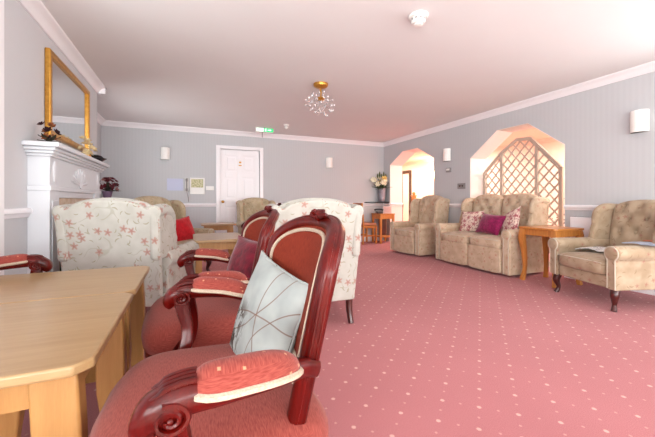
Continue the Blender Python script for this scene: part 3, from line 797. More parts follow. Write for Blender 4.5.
# ------------------------------------------------------------------ mahogany armchairs
def cyl_x(y, z):       # back curvature and rake
    return -.068 - .24 * (z - .45) - .075 * (1 - min(1, (y / .25) ** 2))
BZ0, BZ1, BW0, BW1 = .53, .80, .222, .252
def back_outline(n=14):
    L = []
    for i in range(6): t_ = i / 6; L.append((-(BW0 + (BW1 - BW0) * t_), BZ0 + (BZ1 - BZ0) * t_))
    for i in range(n * 2 + 1):
        a = pi - pi * i / (2 * n); ca = math.copysign(abs(cos(a)) ** .78, cos(a))
        L.append((BW1 * ca, BZ1 + .108 * abs(sin(a)) ** .9))
    for i in range(6): t_ = 1 - (i + 1) / 6; L.append(((BW0 + (BW1 - BW0) * t_), BZ0 + (BZ1 - BZ0) * t_))
    return L
def mahogany_chair():
    r = thing('armchair', '', 'chair')
    OUT = back_outline()
    # frame
    m = MB()
    stile_l = [(-.205, .40), (-.21, .46)]; stile_r = [(.21, .46), (.205, .40)]
    full = stile_l + OUT + stile_r
    path = [(cyl_x(y, z), y, z) for y, z in full]
    m.tube(path, .0225, 12, up=None, square=.35)
    for off, rr in ((.009, .006), (-.008, .006)):   # moulded beads that run round the outside
        pp = []
        for (x, y, z) in path:
            d_ = Vector((0, y, z - .68)); d_ = d_.normalized() if d_.length > 0 else d_
            pp.append(Vector((x + off, y, z)) + d_ * .020)
        m.tube(pp, rr, 6)
    pb = [(cyl_x(y, .53), y, .53) for y in [BW0 * (i / 6) for i in range(-6, 7)]]
    m.tube(pb, .022, 10, square=.4)
    bf = m.build('back_frame', M_mahog, r, ang=60)
    # crest
    m = MB(); zc = .926; xc = cyl_x(0, .91)
    for s in (-1, 1):
        for k, (L, e) in enumerate(((.055, .25), (.05, .75), (.035, 1.2))):
            p0 = Vector((xc + .018, s * .004, zc - .004)); p1 = p0 + Vector((.0, s * L * cos(e), L * .6 * sin(e) + .004))
            m.tube([p0, p0.lerp(p1, .5) + Vector((.008, 0, .006)), p1], [.006, .013, .005], 8)
    m.ball((xc + .02, 0, zc), (.014, .016, .014), 10, 6)
    m.build('crest_carving', M_mahog, r)
    # upholstered panel
    def ztop(y):
        q = min(1, abs(y) / BW1); ca = q ** (1 / .78); return BZ1 + .108 * max(0, 1 - ca * ca) ** .45
    def pan(sgn, T):
        def fn(u, v):
            uu = 2 * u - 1
            y_top = uu * BW1; zt = ztop(y_top)
            z = BZ0 + v * (zt - BZ0)
            wv = BW0 + (BW1 - BW0) * min(1, (z - BZ0) / (BZ1 - BZ0))
            y = uu * wv
            th = T * max(0, 1 - abs(uu) ** 5) ** .5 * max(0, 1 - abs(2 * v - 1) ** 5) ** .5
            return Vector((cyl_x(y, z) + sgn * th, y, z))
        return fn
    bp = MB().sheet(pan(1, .035), pan(-1, .018), 18, 18).build('back_panel', M_rustcloth, r, ang=70, weld=1e-4)
    pp = []
    for (y, z) in OUT:
        y2 = y * .88; z2 = .71 + (z - .71) * .885
        pp.append((cyl_x(y2, z2) + .026, y2, z2))
    bot = [(cyl_x(y, .558) + .026, y, .558) for y in (.1, 0, -.1)]
    MB().tube(pp + bot, .0062, 6, closed=True).build('piping', M_braid, bp)
    # seat
    def plan(n=40, g=0.0):
        L = []
        for i in range(n):
            a = 2 * pi * i / n; ca, sa = cos(a), sin(a)
            e = .42
            x = .06 + (.25 + g) * math.copysign(abs(ca) ** e, ca); y = math.copysign(abs(sa) ** e, sa)
            w = (.275 + .055 * ((x + .19) / .5)) + g
            x += .03 * max(0, ca) * (1 - abs(y) ** 2)
            L.append((x, y * w))
        return L
    rings = []
    for g, z in ((-.012, .372), (.0, .38), (.004, .41), (.002, .44), (-.02, .468), (-.06, .485), (-.13, .494), (-.2, .497)):
        rings.append([Vector((x, y, z)) for x, y in plan(44, g)])
    MB().loft(rings).build('seat', M_red, r, ang=70)
    rings = [[Vector((x, y, z)) for x, y in plan(44, g)] for g, z in ((-.03, .31), (-.012, .315), (-.006, .345), (-.008, .376))]
    MB().loft(rings).build('seat_rail', M_mahog, r, ang=60)
    # legs
    for s in (-1, 1):
        pth = spline([(.25, s * .26, .345), (.272, s * .282, .27), (.25, s * .262, .15), (.242, s * .255, .05), (.268, s * .28, 0)], 5)
        MB().tube(pth, lerp_list([.034, .036, .022, .016, .024], len(pth)), 12, up=(1, 0, 0), square=.3).build('leg', M_mahog, r, ang=60)
        pth = spline([(-.075, s * .205, .40), (-.105, s * .21, .2), (-.175, s * .215, 0)], 5)
        MB().tube(pth, lerp_list([.026, .023, .019], len(pth)), 10, up=(1, 0, 0), square=.6).build('leg', M_mahog, r, ang=60)
    # arms
    for s in (-1, 1):
        pth = spline([(-.125, s * .24, .60), (-.085, s * .27, .622), (-.01, s * .315, .642), (.08, s * .338, .652), (.14, s * .343, .655), (.18, s * .343, .642), (.195, s * .343, .62), (.186, s * .343, .603)], 5)
        n = len(pth); rad = lerp_list([.022, .022, .024, .028, .032, .032, .026, .016], n)
        m = MB().tube(pth, rad, 12, sx=.95, sy=.9, square=.35)
        for q in (-.018, -.006, .006, .018):
            sub = [p + Vector((0, q, .026 + (.004 if 8 < i < n - 12 else 0))) for i, p in enumerate(pth)][18:27]
            m.tube(sub, .0055, 6)
        am = m.build('arm', M_mahog, r, ang=60)
        for side in (-1, 1):
            m = MB(); sp = []
            for i in range(30):
                t_ = i / 29; a = t_ * 2.3 * 2 * pi * .8 + 1.2; rr = .030 * (1 - .8 * t_)
                sp.append((.158 + rr * cos(a), s * .343 + side * (.027 + .003 * t_), .634 + rr * .85 * sin(a)))
            m.tube(sp, [.0055 - .002 * i / 29 for i in range(30)], 6)
            m.ball((.158, s * .343 + side * .028, .634), .006, 8, 6)
            m.build('scroll', M_mahog, am)
        # pad
        sub = pth[6:20]; k_ = len(sub)
        rings = []; edge_l = []; edge_r = []
        for i, p_ in enumerate(sub):
            t_ = i / (k_ - 1); e = max(.12, (1 - abs(2 * t_ - 1) ** 4) ** .5)
            T = (sub[min(i + 1, k_ - 1)] - sub[max(i - 1, 0)]).normalized(); sd = T.cross(Vector((0, 0, 1))).normalized()
            base = p_ + Vector((0, 0, .008))
            w = .040 * e; h = .040 * e
            ring = [base + sd * (w * cos(a)) + Vector((0, 0, 1)) * (h * max(-.25, sin(a)) * (1 if sin(a) > 0 else .6)) for a in [2 * pi * j / 16 for j in range(16)]]
            rings.append(ring); edge_l.append(base + sd * w * 1.0 + Vector((0, 0, -.003))); edge_r.append(base - sd * w * 1.0 + Vector((0, 0, -.003)))
        MB().loft(rings).build('arm_pad', M_reddot, am, ang=70)
        MB().tube(edge_l + edge_r[::-1], .0068, 6, closed=True).build('braid', M_braid, am)
        pth = spline([(.160, s * .341, .632), (.150, s * .337, .58), (.138, s * .328, .52), (.148, s * .314, .45), (.185, s * .30, .395), (.195, s * .298, .36)], 5)
        MB().tube(pth, lerp_list([.026, .023, .019, .023, .03, .028], len(pth)), 12, up=(1, 0, 0), square=.45).build('arm_support', M_mahog, r, ang=60)
    return r
mc = mahogany_chair()
G = 'red mahogany armchairs'
mc['group'] = G
mc.location = (.13, .93, 0); mc.rotation_euler = (0, 0, pi)
mc['label'] = 'carved red mahogany armchair nearest the camera, holding the white branch print cushion'
dup(mc, (.15, 1.70, 0), pi, 'red mahogany armchair second in the row, holding the crimson velvet cushion')
dup(mc, (-.90, 1.85, 0), 0, 'red mahogany armchair on the fireplace side of the oak tables, only its arm showing')
dup(mc, (.89, 4.30, 0), pi + .05, 'red mahogany armchair beyond the crimson cushion chair, mostly hidden behind its back')

# ------------------------------------------------------------------ upholstered chairs
def rounded(mb, x0, x1, y0, y1, z0, z1, e=.35, crown=.0, n=28, m_=14, M=None):
    c = Vector(((x0 + x1) / 2, (y0 + y1) / 2, (z0 + z1) / 2))
    b = len(mb.v)
    mb.ball(c, ((x1 - x0) / 2, (y1 - y0) / 2, (z1 - z0) / 2), n, m_, None, e)
    if crown:
        for v_ in mb.v[b:]:
            if v_.z > c.z:
                q = (1 - ((v_.x - c.x) / ((x1 - x0) / 2)) ** 2) * (1 - ((v_.y - c.y) / ((y1 - y0) / 2)) ** 2); v_.z += crown * max(0, q)
    return mb
def back_skin(yc, hw_, zb, zs, zt, x_at, T, Tb, buttons, pw=2.2):
    """a padded back: half width hw_, bottom zb, shoulder zs, crown zt; x_at(z) is its middle; front swell T, rear Tb"""
    def zed(u): return zs + (zt - zs) * max(0, 1 - abs(u) ** pw) ** .6
    def fn(sgn, TT):
        def f(u, v):
            uu = 2 * u - 1; y = yc + uu * hw_; z = zb + v * (zed(uu) - zb)
            th = TT * max(0, 1 - abs(uu) ** 6) ** .4 * max(0, 1 - abs(2 * v - 1) ** 6) ** .4
            if sgn > 0:
                for (by, bz) in buttons:
                    d2 = (y - by) ** 2 + (z - bz) ** 2
                    th -= min(.6 * th, .045 * math.exp(-d2 / .0013))
                    # pleats between buttons
                    th -= .012 * math.exp(-((abs(y - by) - abs(z - bz) * .8) ** 2) / .0002) * math.exp(-d2 / .012) * (1 if th > .03 else 0)
            return Vector((x_at(z) + sgn * th, y, z))
        return f
    return fn(1, T), fn(-1, Tb)
def soft_seat(name, fab, piping, W=.54, n=1, legs=True, z0=.2, zs=.46, za=.58, zt=1.02, zsh=.93, depth=.72, lean=.14, off=.10, cat='armchair', aw=.09, buttons=True, wing=True, legmat=None, base_front=None):
    r = thing(name, '', cat)
    tw = W * n; hy = tw / 2
    xf = depth * .5; xb = -depth * .5
    def x_at(z): return xb + off - lean * (z - .3)
    # base rail
    m = MB()
    m.box(xb + .05, xf - .03, -hy, hy, z0, zs - .13); m.build('seat_base', fab, r, bevel=.02, seg=3)
    for i in range(n):
        y0 = -hy + W * i; y1 = y0 + W
        m = MB(); rounded(m, xb + .14, xf + .02, y0 + .006, y1 - .006, zs - .14, zs, .3, .02)
        sc = m.build('seat_cushion', fab, r, ang=80)
        e = MB()
        pts = [(xf + .005, y0 + .035, zs - .025), (xf + .012, (y0 + y1) / 2, zs - .02), (xf + .005, y1 - .035, zs - .025)]
        e.tube(spline(pts, 5), .006, 6); e.build('piping', piping, sc)
        if not legs:
            m = MB(); rounded(m, xf - .06, xf + .012, y0 + .006, y1 - .006, z0, zs - .12, .25)
            m.build('footrest_panel', fab, r, ang=80)
        # back
        yc = (y0 + y1) / 2
        bt = []
        if buttons:
            for row, (zz, cnt) in enumerate(((zs + .22, 3), (zs + .36, 2), (zs + .48, 3))):
                for j in range(cnt): bt.append((yc + (j - (cnt - 1) / 2) * W * .30, zz))
        fa, fb = back_skin(yc, W / 2 - .004 if n > 1 else W / 2 + .015, zs - .16 if not legs else z0 + .0, zsh, zt, x_at, .11, .06, bt)
        bk = MB().sheet(fa, fb, 30, 34).build('backrest', fab, r, ang=80, weld=1e-4)
        for j, (by, bz) in enumerate(bt):
            MB().ball((x_at(bz) + .085, by, bz), (.009, .013, .013), 10, 6).build('button', fab, bk)
    # shell behind (flat outside back of the frame)
    m = MB()
    wz = zsh + .015
    pl = [(-hy - .06, z0), (hy + .06, z0), (hy + .085, wz - .06)] + arc(hy + .045, wz - .045, .045, 0, 150, 6) + \
         [((hy - .02) * cos(radians(a)), zsh - .02 + (zt - zsh + .005) * sin(radians(a)) ** .75) for a in range(10, 171, 10)] + \
         arc(-hy - .045, wz - .045, .045, 30, 180, 6) + [(-hy - .085, wz - .06)]
    rings = []
    for dx in (-.075, -.03):
        rings.append([Vector((x_at(z) + dx, y, z)) for y, z in pl])
    m.loft(rings); m.build('outside_back', fab, r, bevel=.015, seg=3, ang=60)
    for s in (-1, 1):
        yi, yo = s * (hy + .005), s * (hy + aw)
        # wing
        if wing:
            xw = x_at(.8)
            pts = [(xw - .06, za - .06), (xw + .30, za - .04), (xw + .27, za + .1), (xw + .235, za + .2), (xw + .235, wz - .14), (xw + .215, wz - .06), (xw + .16, wz - .01), (xw + .09, wz + .012), (x_at(wz) - .02, wz + .005), (x_at(wz) - .07, wz - .03)]
            pts = [(p.x, p.y) for p in [Vector((a_, b_, 0)) for a_, b_ in pts]]
            a_, b_ = sorted((yi, s * (hy + .08)))
            m = MB()
            m.prism(pts, a_, b_, 'y')
            wg = m.build('wing', fab, r, bevel=.028, seg=4, ang=60)
            cp = spline([(x_at(wz) - .06, s * (hy + .045), wz - .045), (xw + .10, s * (hy + .045), wz - .035), (xw + .19, s * (hy + .045), wz - .085), (xw + .222, s * (hy + .045), wz - .2), (xw + .235, s * (hy + .045), za + .2)], 4)
            MB().tube(cp, lerp_list([.05, .05, .046, .036, .022], len(cp)), 12).build('wing_roll', fab, wg)
        # arm: panel with rolled top
        rr = .068
        prof = [(0.004, z0), (aw - .008, z0), (aw - .008, za - .13)] + [(aw * .5 + .004 + rr * cos(radians(a)), za - rr + rr * sin(radians(a))) for a in range(-42, 223, 20)] + [(.004, za - .13)]
        poly = [(s * (hy + p_[0]), p_[1]) for p_ in prof]
        m = MB().prism(poly, xb + .10, xf - .015, 'x')
        am = m.build('arm', fab, r, bevel=.012, seg=3, ang=50)
        yc_ = s * (hy + aw * .5 + .004)
        # front facing: disc of the roll and its panel with piping
        m = MB().lathe([(.058, 0), (.06, .006), (.05, .014), (.02, .018), (.002, .018)], (xf - .012, yc_, za - rr), 20, M=Ry(pi / 2))
        m.prism([(yc_ - .034, z0 + .01), (yc_ + .034, z0 + .01), (yc_ + .03, za - .11), (yc_ - .03, za - .11)], xf - .016, xf - .004, 'x')
        m.build('arm_front', fab, am, bevel=.004)
        ol = [(xf - .006, yc_ + .036, z0 + .01), (xf - .006, yc_ + .034, za - .13)] + [(xf - .008, yc_ + .062 * cos(radians(a)), za - rr + .062 * sin(radians(a))) for a in range(-50, 231, 20)] + [(xf - .006, yc_ - .034, za - .13), (xf - .006, yc_ - .036, z0 + .01)]
        MB().tube(ol, .006, 6).build('piping', piping, am)
    if legs:
        lm = legmat or M_darkwood
        for s in (-1, 1):
            yy = s * (hy + .03)
            pth = spline([(xf - .07, yy, z0 + .02), (xf - .045, yy + s * .015, z0 * .72), (xf - .06, yy, z0 * .3), (xf - .04, yy + s * .012, 0)], 5)
            MB().tube(pth, lerp_list([.036, .034, .018, .024], len(pth)), 12, up=(1, 0, 0)).build('leg', lm, r, ang=60)
            MB().lathe([(.012, 0), (.012, .012), (.026, .012)], (xf - .04, yy + s * .012, 0), 10)
            pth = [(xb + .09, yy, z0 + .02), (xb + .085, yy, z0 * .5), (xb + .05, yy, 0)]
            MB().tube(pth, [.029, .024, .02], 8, up=(1, 0, 0), square=.8).build('leg', lm, r, ang=50)
    return r
# cream wing chairs
wc = soft_seat('wing_chair', M_lily, M_piping, W=.55, n=1, legs=True, z0=.19, zs=.46, za=.6, zt=1.0, zsh=.925, depth=.76)
aD = radians(90 - 19)
wc.location = (-.40, 3.13, 0); wc.rotation_euler = (0, 0, aD)
wc['label'] = 'cream lily patterned wing chair seen from behind before the fireplace'; wc['group'] = 'wing chairs'
dup(wc, (.89, 2.66, 0), radians(88), 'cream lily patterned wing chair seen from behind the nearest red armchair')
wi = soft_seat('wing_chair', M_tan_dim, M_piping, W=.55, n=1, legs=True, z0=.19, zs=.44, za=.58, zt=.99, zsh=.92, depth=.76, legmat=M_darkwood)
wi['group'] = 'wing chairs'
wi.location = (3.86, 1.87, 0); wi.rotation_euler = (0, 0, atan2(.29, -.957))
wi['label'] = 'large beige wing chair on dark cabriole legs with a newspaper on its seat'
wo = soft_seat('wing_chair', M_olive, M_piping, W=.55, n=1, legs=True, z0=.19, zs=.46, za=.6, zt=1.045, zsh=.96, depth=.76)
wo['group'] = 'wing chairs'
wo.location = (-.22, 4.75, 0); wo.rotation_euler = (0, 0, radians(-45))
wo['label'] = 'olive beige wing chair holding the scarlet cushion, behind the cream wing chair'
dup(wo, (1.22, 6.2, 0), radians(-88), 'olive beige wing chair facing the room in front of the far door')
# recliner and sofa
rc = soft_seat('recliner_chair', M_tan, M_piping, W=.55, n=1, legs=False, z0=.03, zs=.46, za=.58, zt=1.09, zsh=1.0, depth=.78, lean=.09, off=.12, aw=.13)
rc.location = (3.985, 4.98, 0); rc.rotation_euler = (0, 0, pi + .08)
rc['label'] = 'beige floral button backed recliner in front of the far archway'
so = soft_seat('sofa', M_tan, M_piping, W=.55, n=2, legs=False, z0=.03, zs=.48, za=.61, zt=1.09, zsh=1.0, depth=.82, lean=.09, off=.12, cat='sofa', aw=.13)
so.location = (4.105, 3.555, 0); so.rotation_euler = (0, 0, pi)
so['label'] = 'beige floral two seat sofa with three cushions before the trellis archway'

# ------------------------------------------------------------------ cushions
def pillow(name, loc, R, w, h, T, mat, label, group=None, n=22):
    r = thing(name, label, 'cushion', loc, 0, group)
    def f(sg):
        def g(u, v):
            a, b = 2 * u - 1, 2 * v - 1
            pin = 1 - .07 * (1 - abs(a) ** 3) * abs(b) ** 4; pin2 = 1 - .07 * (1 - abs(b) ** 3) * abs(a) ** 4
            th = T * (max(0, 1 - a ** 2) ** .55) * (max(0, 1 - b ** 2) ** .55)
            th += .004 * sin(7 * a + 3 * b) * (1 - a * a) * (1 - b * b)
            return R @ Vector((sg * th, a * w / 2 * pin2, b * h / 2 * pin))
        return g
    o = MB().sheet(f(1), f(-1), n, n).build('cover', mat, r, ang=80, weld=1e-4)
    pts = []
    for k in range(48):
        q = k / 12; sd = int(q) % 4; t_ = (q - int(q)) * 2 - 1
        a, b = ((t_, -1), (1, t_), (-t_, 1), (-1, -t_))[sd]
        pin = 1 - .07 * (1 - abs(a) ** 3); pin2 = 1 - .07 * (1 - abs(b) ** 3)
        pts.append(R @ Vector((0, a * w / 2 * (pin2 if abs(a) == 1 else 1), b * h / 2 * (pin if abs(b) == 1 else 1))))
    MB().tube(pts, .004, 5, closed=True).build('seam', mat, r)
    # face-on mapping for prints
    me = o.data; uvl = me.uv_layers[0]; Ri = R.inverted()
    for l in me.loops:
        p_ = Ri @ me.vertices[l.vertex_index].co; uvl.data[l.index].uv = (p_.y, p_.z)
    return r
# white cushion: leaning back in the nearest chair; its face looks towards -X
pillow('throw_cushion', (.215, 1.01, .595), Rz(3.40) @ Ry(-.29) @ Rx(-.16), .345, .37, .055, M_branch, 'white cushion printed with brown branches in the nearest red armchair')
pillow('throw_cushion', (.30, 1.71, .615), Rz(pi + radians(30)) @ Ry(radians(-20)) @ Rx(radians(-4)), .40, .32, .07, M_crimson, 'crimson velvet cushion on the second red armchair')
pillow('throw_cushion', (-.09, 4.62, .60), Rz(radians(-50)) @ Ry(radians(-20)) @ Rx(radians(8)), .36, .32, .07, M_scarlet, 'scarlet cushion on the olive wing chair behind the cream one')
q = pi
pillow('throw_cushion', (4.10, 3.86, .655), Rz(q + .15) @ Ry(radians(-22)) @ Rx(radians(4)), .38, .34, .07, M_patch, 'plum leaf print cushion at the sofa end nearest the recliner')
pillow('throw_cushion', (4.02, 3.44, .64), Rz(q - .1) @ Ry(radians(-26)) @ Rx(radians(-3)), .44, .31, .075, M_plum, 'plain plum velvet cushion in the middle of the sofa')
pillow('throw_cushion', (4.08, 3.17, .68), Rz(q - .45) @ Ry(radians(-20)) @ Rx(radians(22)), .38, .36, .07, M_patch, 'tilted plum leaf print cushion at the sofa end nearest the side table')

# ------------------------------------------------------------------ papers
def paper(name, loc, rz, w, h, fold, mat, label, cat, tilt=0):
    m = MB(); n = 10; top = []; 
    def P(i, j, dz): 
        x = (j / 6 - .5) * h; t_ = i / n - .5; y = t_ * w
        return Vector((x, y, dz + fold * abs(sin(2 * pi * t_)) + .004 * sin(5 * x * 6 + i)))
    for dz, nm in ((.006, 1), (0, 0)):
        m.add([P(i, j, dz) for i in range(n + 1) for j in range(7)], [(i * 7 + j, (i + 1) * 7 + j, (i + 1) * 7 + j + 1, i * 7 + j + 1) for i in range(n) for j in range(6)])
    k_ = 77
    rim = [i * 7 for i in range(n + 1)] + [n * 7 + j for j in range(1, 7)] + [i * 7 + 6 for i in range(n - 1, -1, -1)] + [j for j in range(5, 0, -1)]
    m.f += [[rim[i], rim[(i + 1) % len(rim)], k_ + rim[(i + 1) % len(rim)], k_ + rim[i]] for i in range(len(rim))]
    return tag(m.build(name, mat, loc=loc, rot=(0, tilt, rz), ang=60), label, cat)
fr_ = atan2(.29, -.957)
paper('newspaper', (3.87, 1.93, .472), fr_ + .3, .42, .30, .018, M_paper, 'open printed newspaper on the seat of the large beige wing chair', 'newspaper')
lx, ly = -.29 * .33, -.957 * .33
paper('magazine', (3.86 + lx + .0, 1.87 + ly, .585), fr_ + .15, .30, .22, .01, M_magblue, 'pale blue magazine lying on the near arm of the large beige wing chair', 'magazine')
paper('magazine', (3.86 + lx + .16, 1.87 + ly - .05, .60), fr_ - .3, .26, .19, .008, M_magred, 'orange covered magazine at the edge of the pale blue one', 'magazine')

# ------------------------------------------------------------------ far corner
ch = thing('dining_chair', 'wooden chair with a padded seat in the far corner by the telephone table', 'chair', (3.74, 6.60, 0), radians(6))
for s in (-1, 1):
    MB().box(.15, .185, s * .18 - .017, s * .18 + .017, 0, .42).build('leg', M_pine, ch, bevel=.004)
    MB().tube([(-.19, s * .17, 0), (-.175, s * .17, .43), (-.215, s * .17, .93)], .018, 8, up=(1, 0, 0), square=.8).build('leg', M_pine, ch)
m = MB()
for z in (.55, .72, .9): m.box(-.21, -.19, -.16, .16, z - .03, z + .03)
m.box(-.208, -.192, -.15, .15, .52, .91)
m.build('backrest', wood('rust_wood', (150, 92, 62), (180, 118, 84), .4), ch, bevel=.005)
rounded(MB(), -.19, .2, -.2, .2, .425, .475, .3).build('seat', plain('pink_seat', (196, 140, 116), .8, .1), ch)
m = MB().box(-.18, .17, -.185, -.165, .36, .42).box(-.18, .17, .165, .185, .36, .42).box(.155, .175, -.17, .17, .36, .42).box(-.02, 0, -.17, .17, .18, .2).box(-.18, .17, -.18, -.165, .17, .2).box(-.18, .17, .165, .18, .17, .2)
m.build('stretcher', M_pine, ch, bevel=.003)
tt = thing('telephone_table', 'small honey wood telephone table in the corner under the black shelf', 'table', (4.19, 6.56, 0))
MB().box(-.2, .2, -.2, .2, .66, .685).build('tabletop', M_pine, tt, bevel=.005)
for s1 in (-1, 1):
    for s2 in (-1, 1): MB().box(s1 * .17 - .022, s1 * .17 + .022, s2 * .17 - .022, s2 * .17 + .022, 0, .66).build('leg', M_pine, tt, bevel=.004)
MB().box(-.15, .15, -.18, -.16, .56, .66).box(-.15, .15, .16, .18, .56, .66).box(-.18, -.16, -.15, .15, .56, .66).box(.16, .18, -.15, .15, .56, .66).build('apron', M_pine, tt)
MB().box(-.18, .18, -.18, .18, .14, .16).build('shelf', M_pine, tt)
MB().box(-.05, .15, .1, .12, .16, .56).build('back_panel', M_darkwood, tt)
ph = thing('telephone', 'black desk telephone on the corner telephone table', 'telephone', (4.06, 6.52, .685), radians(-110))
MB().prism([(-.09, 0), (.09, 0), (.09, .03), (-.02, .06), (-.09, .06)], -.07, .07, 'y').build('base', M_phone, ph, bevel=.008)
MB().tube(spline([(-.05, -.1, .075), (-.05, -.06, .095), (-.05, .06, .095), (-.05, .1, .075)], 4), lerp_list([.024, .016, .016, .024], 13), 10).build('handset', M_phone, ph)
MB().box(.0, .07, -.045, .045, .036, .05, None).build('keypad', M_greyp, ph, bevel=.003)
fp = thing('photo_frame', 'small pale photo frame on the corner telephone table beside the telephone', 'photo frame', (4.27, 6.5, .685), radians(-115))
MB().box(-.012, .006, -.1, .1, 0, .17, Ry(radians(-10))).build('frame', plain('pale_frame', (226, 206, 204), .5), fp, bevel=.003)
MB().box(.006, .009, -.08, .08, .02, .15, Ry(radians(-10))).build('picture', plain('photo_pink', (232, 190, 184), .5, .3, .15, 14), fp)
MB().box(-.09, -.08, -.02, .02, 0, .13, Ry(radians(18))).build('stand', M_ebony, fp)

# ------------------------------------------------------------------ trellis in the archway
XT = 4.735
tr = thing('trellis', 'pale wooden lattice trellis screen filling the archway behind the sofa', 'trellis', (XT, 3.43, 0))
cy0 = 3.43
posts = [4.16, 3.83, 3.24, 2.90]
ends = {4.16: 1.47, 3.83: 1.76, 3.24: 1.76, 2.90: 1.45}
def top_at(y): 
    P = [(2.90, 1.45), (3.32, 1.90), (3.45, 1.93), (3.56, 1.93), (3.83, 1.77), (4.16, 1.47)]
    P = [(2.90, 1.45), (3.33, 1.92), (3.56, 1.935), (3.83, 1.77), (4.16, 1.47)]
    for (a, za_), (b, zb_) in zip(P, P[1:]):
        if a <= y <= b: return za_ + (zb_ - za_) * (y - a) / (b - a)
    return 1.45
for y in posts:
    MB().box(-.022, .022, y - cy0 - .024, y - cy0 + .024, 0, top_at(y) + .0).build('post', M_trellis, tr, bevel=.004)
tops = [(2.90, 1.45), (3.33, 1.92), (3.56, 1.935), (3.83, 1.77), (4.16, 1.47)]
m = MB()
for (a, za_), (b, zb_) in zip(tops, tops[1:]):
    m.prism([(a - cy0, za_ - .025), (b - cy0, zb_ - .025), (b - cy0, zb_ + .025), (a - cy0, za_ + .025)], -.024, .024, 'x')
m.build('top_rail', M_trellis, tr, bevel=.003)
m = MB().box(-.02, .02, posts[3] - cy0, posts[0] - cy0, .04, .09); m.build('bottom_rail', M_trellis, tr)
for (ya_, yb_) in zip(posts[1:], posts[:-1]):
    ya2, yb2 = ya_ + .02, yb_ - .02
    m = MB(); step = .165
    for sg in (-1, 1):
        k0 = -30
        for k_ in range(-30, 40):
            # line z = sg*(y) + c ; clip to the panel
            c_ = k_ * step
            pts = []
            N_ = 60
            for i in range(N_ + 1):
                y = ya2 + (yb2 - ya2) * i / N_; z = sg * 1.12 * (y - 3.43) + c_
                if .08 <= z <= top_at(y) - .01: pts.append((y, z))
            if len(pts) < 2: continue
            (y0_, z0_), (y1_, z1_) = pts[0], pts[-1]
            if abs(y1_ - y0_) < .02: continue
            dy, dz = y1_ - y0_, z1_ - z0_; L = sqrt(dy * dy + dz * dz); ny, nz_ = -dz / L * .011, dy / L * .011
            xo = .0 if sg > 0 else -.012
            m.prism([(y0_ - cy0 + ny, z0_ + nz_), (y1_ - cy0 + ny, z1_ + nz_), (y1_ - cy0 - ny, z1_ - nz_), (y0_ - cy0 - ny, z0_ - nz_)], xo, xo + .012, 'x')
    m.build('lattice', M_trellis, tr, ang=None)

# hall things seen through the arches
def bush(loc, label, h, r):
    p = thing('potted_plant', label, 'plant', loc, 0, 'hall plants')
    MB().lathe([(.12, 0), (.13, .02), (.16, .28), (.17, .3), (.155, .3)], n=20).build('pot', M_ebony, p)
    m = MB()
    for i in range(70):
        a = rnd.uniform(0, 2 * pi); e = rnd.uniform(-.3, 1.4); L = rnd.uniform(.6, 1) * r
        b0 = Vector((0, 0, .35 + rnd.random() * (h - .35 - r))) ; b1 = b0 + Vector((L * cos(a) * cos(e), L * sin(a) * cos(e), L * sin(e)))
        leaf(m, b0, b1, .05, .06)
    m.build('foliage', M_darkleaf, p)
    MB().tube([(0, 0, .28), (0, 0, h - r * .6)], .02, 8).build('stem', M_ebony, p)
bush((5.75, 3.95, 0), 'dark leafy plant behind the middle of the trellis', 1.12, .34)
bush((5.45, 3.10, 0), 'dark leafy plant behind the sloping end of the trellis', 1.2, .36)
sb = thing('hall_cabinet', 'dark brown cabinet in the hall behind the lower trellis', 'cabinet', (5.35, 2.38, 0))
MB().box(-.2, .2, -.35, .35, .06, .86).box(-.22, .22, -.37, .37, .86, .89).box(-.18, .18, -.33, .33, 0, .06).build('body', M_ebony, sb, bevel=.005)
for s in (0, 1):
    dd = MB().box(-.215, -.2, -.34 + .345 * s, -.005 + .345 * s, .1, .83).build('door', M_ebony, sb, bevel=.004)
    MB().ball((-.228, -.04 + .08 * s, .5), .014, 10, 6).build('knob', M_brass, dd)
hp_ = thing('newel_post', 'honey wood post standing in the hall beside the dark framed door', 'post', (5.55, 7.17, 0))
MB().box(-.045, .045, -.045, .045, 0, 1.1).build('shaft', M_pine, hp_, bevel=.006)
MB().box(-.06, .06, -.06, .06, 1.1, 1.13).ball((0, 0, 1.17), (.045, .045, .05), 12, 8).build('cap', M_pine, hp_, bevel=.004)
# radiator under the dado
rd = thing('radiator', 'low white wall heater under the dado behind the side table', 'radiator', (XR, 2.27, 0))
m = MB().box(-.10, -.02, -.22, .28, .12, .78); m.build('panel', M_trim, rd, bevel=.012, seg=3)
m = MB()
for i in range(16): m.box(-.085, -.035, -.20 + .03 * i, -.185 + .03 * i, .781, .785)
m.build('grille', M_greyp, rd)
MB().box(-.02, -.002, -.18, -.13, .15, .7).box(-.02, -.002, .12, .17, .15, .7).build('bracket', M_greyp, rd)
MB().box(-.08, -.04, -.18, -.13, 0, .12).box(-.08, -.04, .18, .23, 0, .12).build('foot', M_trim, rd)

# ------------------------------------------------------------------ light
def area(name, loc, d, sx, sy, power, col, spread=180):
    l = bpy.data.lights.new(name, 'AREA'); l.shape = 'RECTANGLE'; l.size = sx; l.size_y = sy; l.energy = power; l.color = col; l.spread = radians(spread)
    o = bpy.data.objects.new(name, l); C.objects.link(o); o.location = loc; o.rotation_euler = Vector(d).to_track_quat('-Z', 'Y').to_euler(); return o
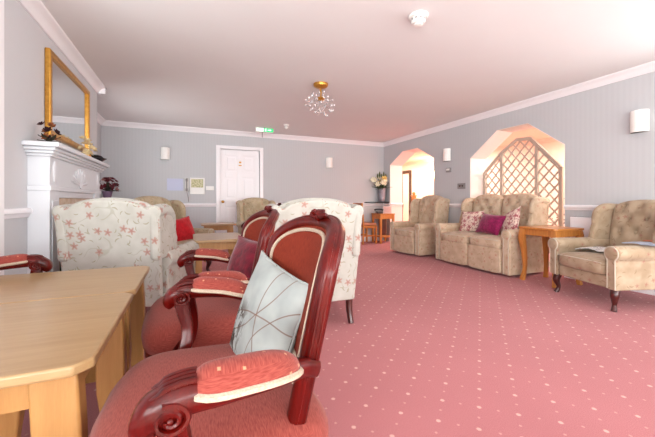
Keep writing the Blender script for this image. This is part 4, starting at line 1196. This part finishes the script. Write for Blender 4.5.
# daylight: sky and sunlit ground outside each window, mostly tilted up to brighten the ceiling
DAY = (.965, 1.0, .99)
for k, (a, b) in enumerate(wins):
    area('daylight', ((a + b) / 2, YR - .3, 1.2), (0, 1, .5), b - a, 1.5, 85, DAY)
for (a, b), pw, sp in zip(RW, (90, 55), (180, 160)):
    area('daylight', (XR2 + .2, (a + b) / 2, 1.1), (-1, .5, .75), b - a, 1.5, pw, DAY, sp)
for (a, b, z, zt), pw, d, sp in zip(LWS, (90, 120, 7, 14), ((1, .4, .6), (1, .5, .8), (1, .4, .8), (1, .1, .0)), (180, 180, 95, 150)):  # third source sits in the added window, its narrow spread aimed at the ceiling
    area('daylight', (XL - .35, (a + b) / 2, (z + zt) / 2 - .2), d, b - a, zt - z - .1, pw, DAY, sp)
def lamp(loc, p, col, r=.08):
    l = bpy.data.lights.new('lamp', 'POINT'); l.energy = p; l.color = col; l.shadow_soft_size = r
    o = bpy.data.objects.new('lamp', l); C.objects.link(o); o.location = loc; return o
lamp((XH - .22, 8.0, 1.85), 14, (1, .82, .58), .06)
# ceiling lamps of the hall
for y in (2.2, 3.6, 6.2, 9.0):
    area('hall_ceiling_lamp', (5.95, y, HZ - .03), (0, 0, -1), .5, .5, 39, (1, .92, .84))
W = bpy.data.worlds.new('sky'); S.world = W; W.use_nodes = True
W.node_tree.nodes['Background'].inputs[0].default_value = (.85, .93, 1, 1); W.node_tree.nodes['Background'].inputs[1].default_value = 1.0

# ------------------------------------------------------------------ camera
cam = bpy.data.cameras.new('camera'); co = bpy.data.objects.new('camera', cam); C.objects.link(co)
cam.sensor_width = 36; cam.sensor_fit = 'HORIZONTAL'; cam.lens = 326 / 655 * 36; cam.shift_y = -(218.5 - 201) / 655; cam.clip_start = .02
co.location = (0, 0, .975); co.rotation_euler = (radians(90), 0, -radians(22.9))
S.camera = co
S.view_settings.view_transform = 'Standard'; S.view_settings.look = 'None'; S.view_settings.gamma = 1; S.view_settings.exposure = 0.74
S.view_settings.use_curve_mapping = False
S.cycles.use_denoising = True
S.cycles.max_bounces = 10; S.cycles.diffuse_bounces = 8; S.cycles.sample_clamp_indirect = 8
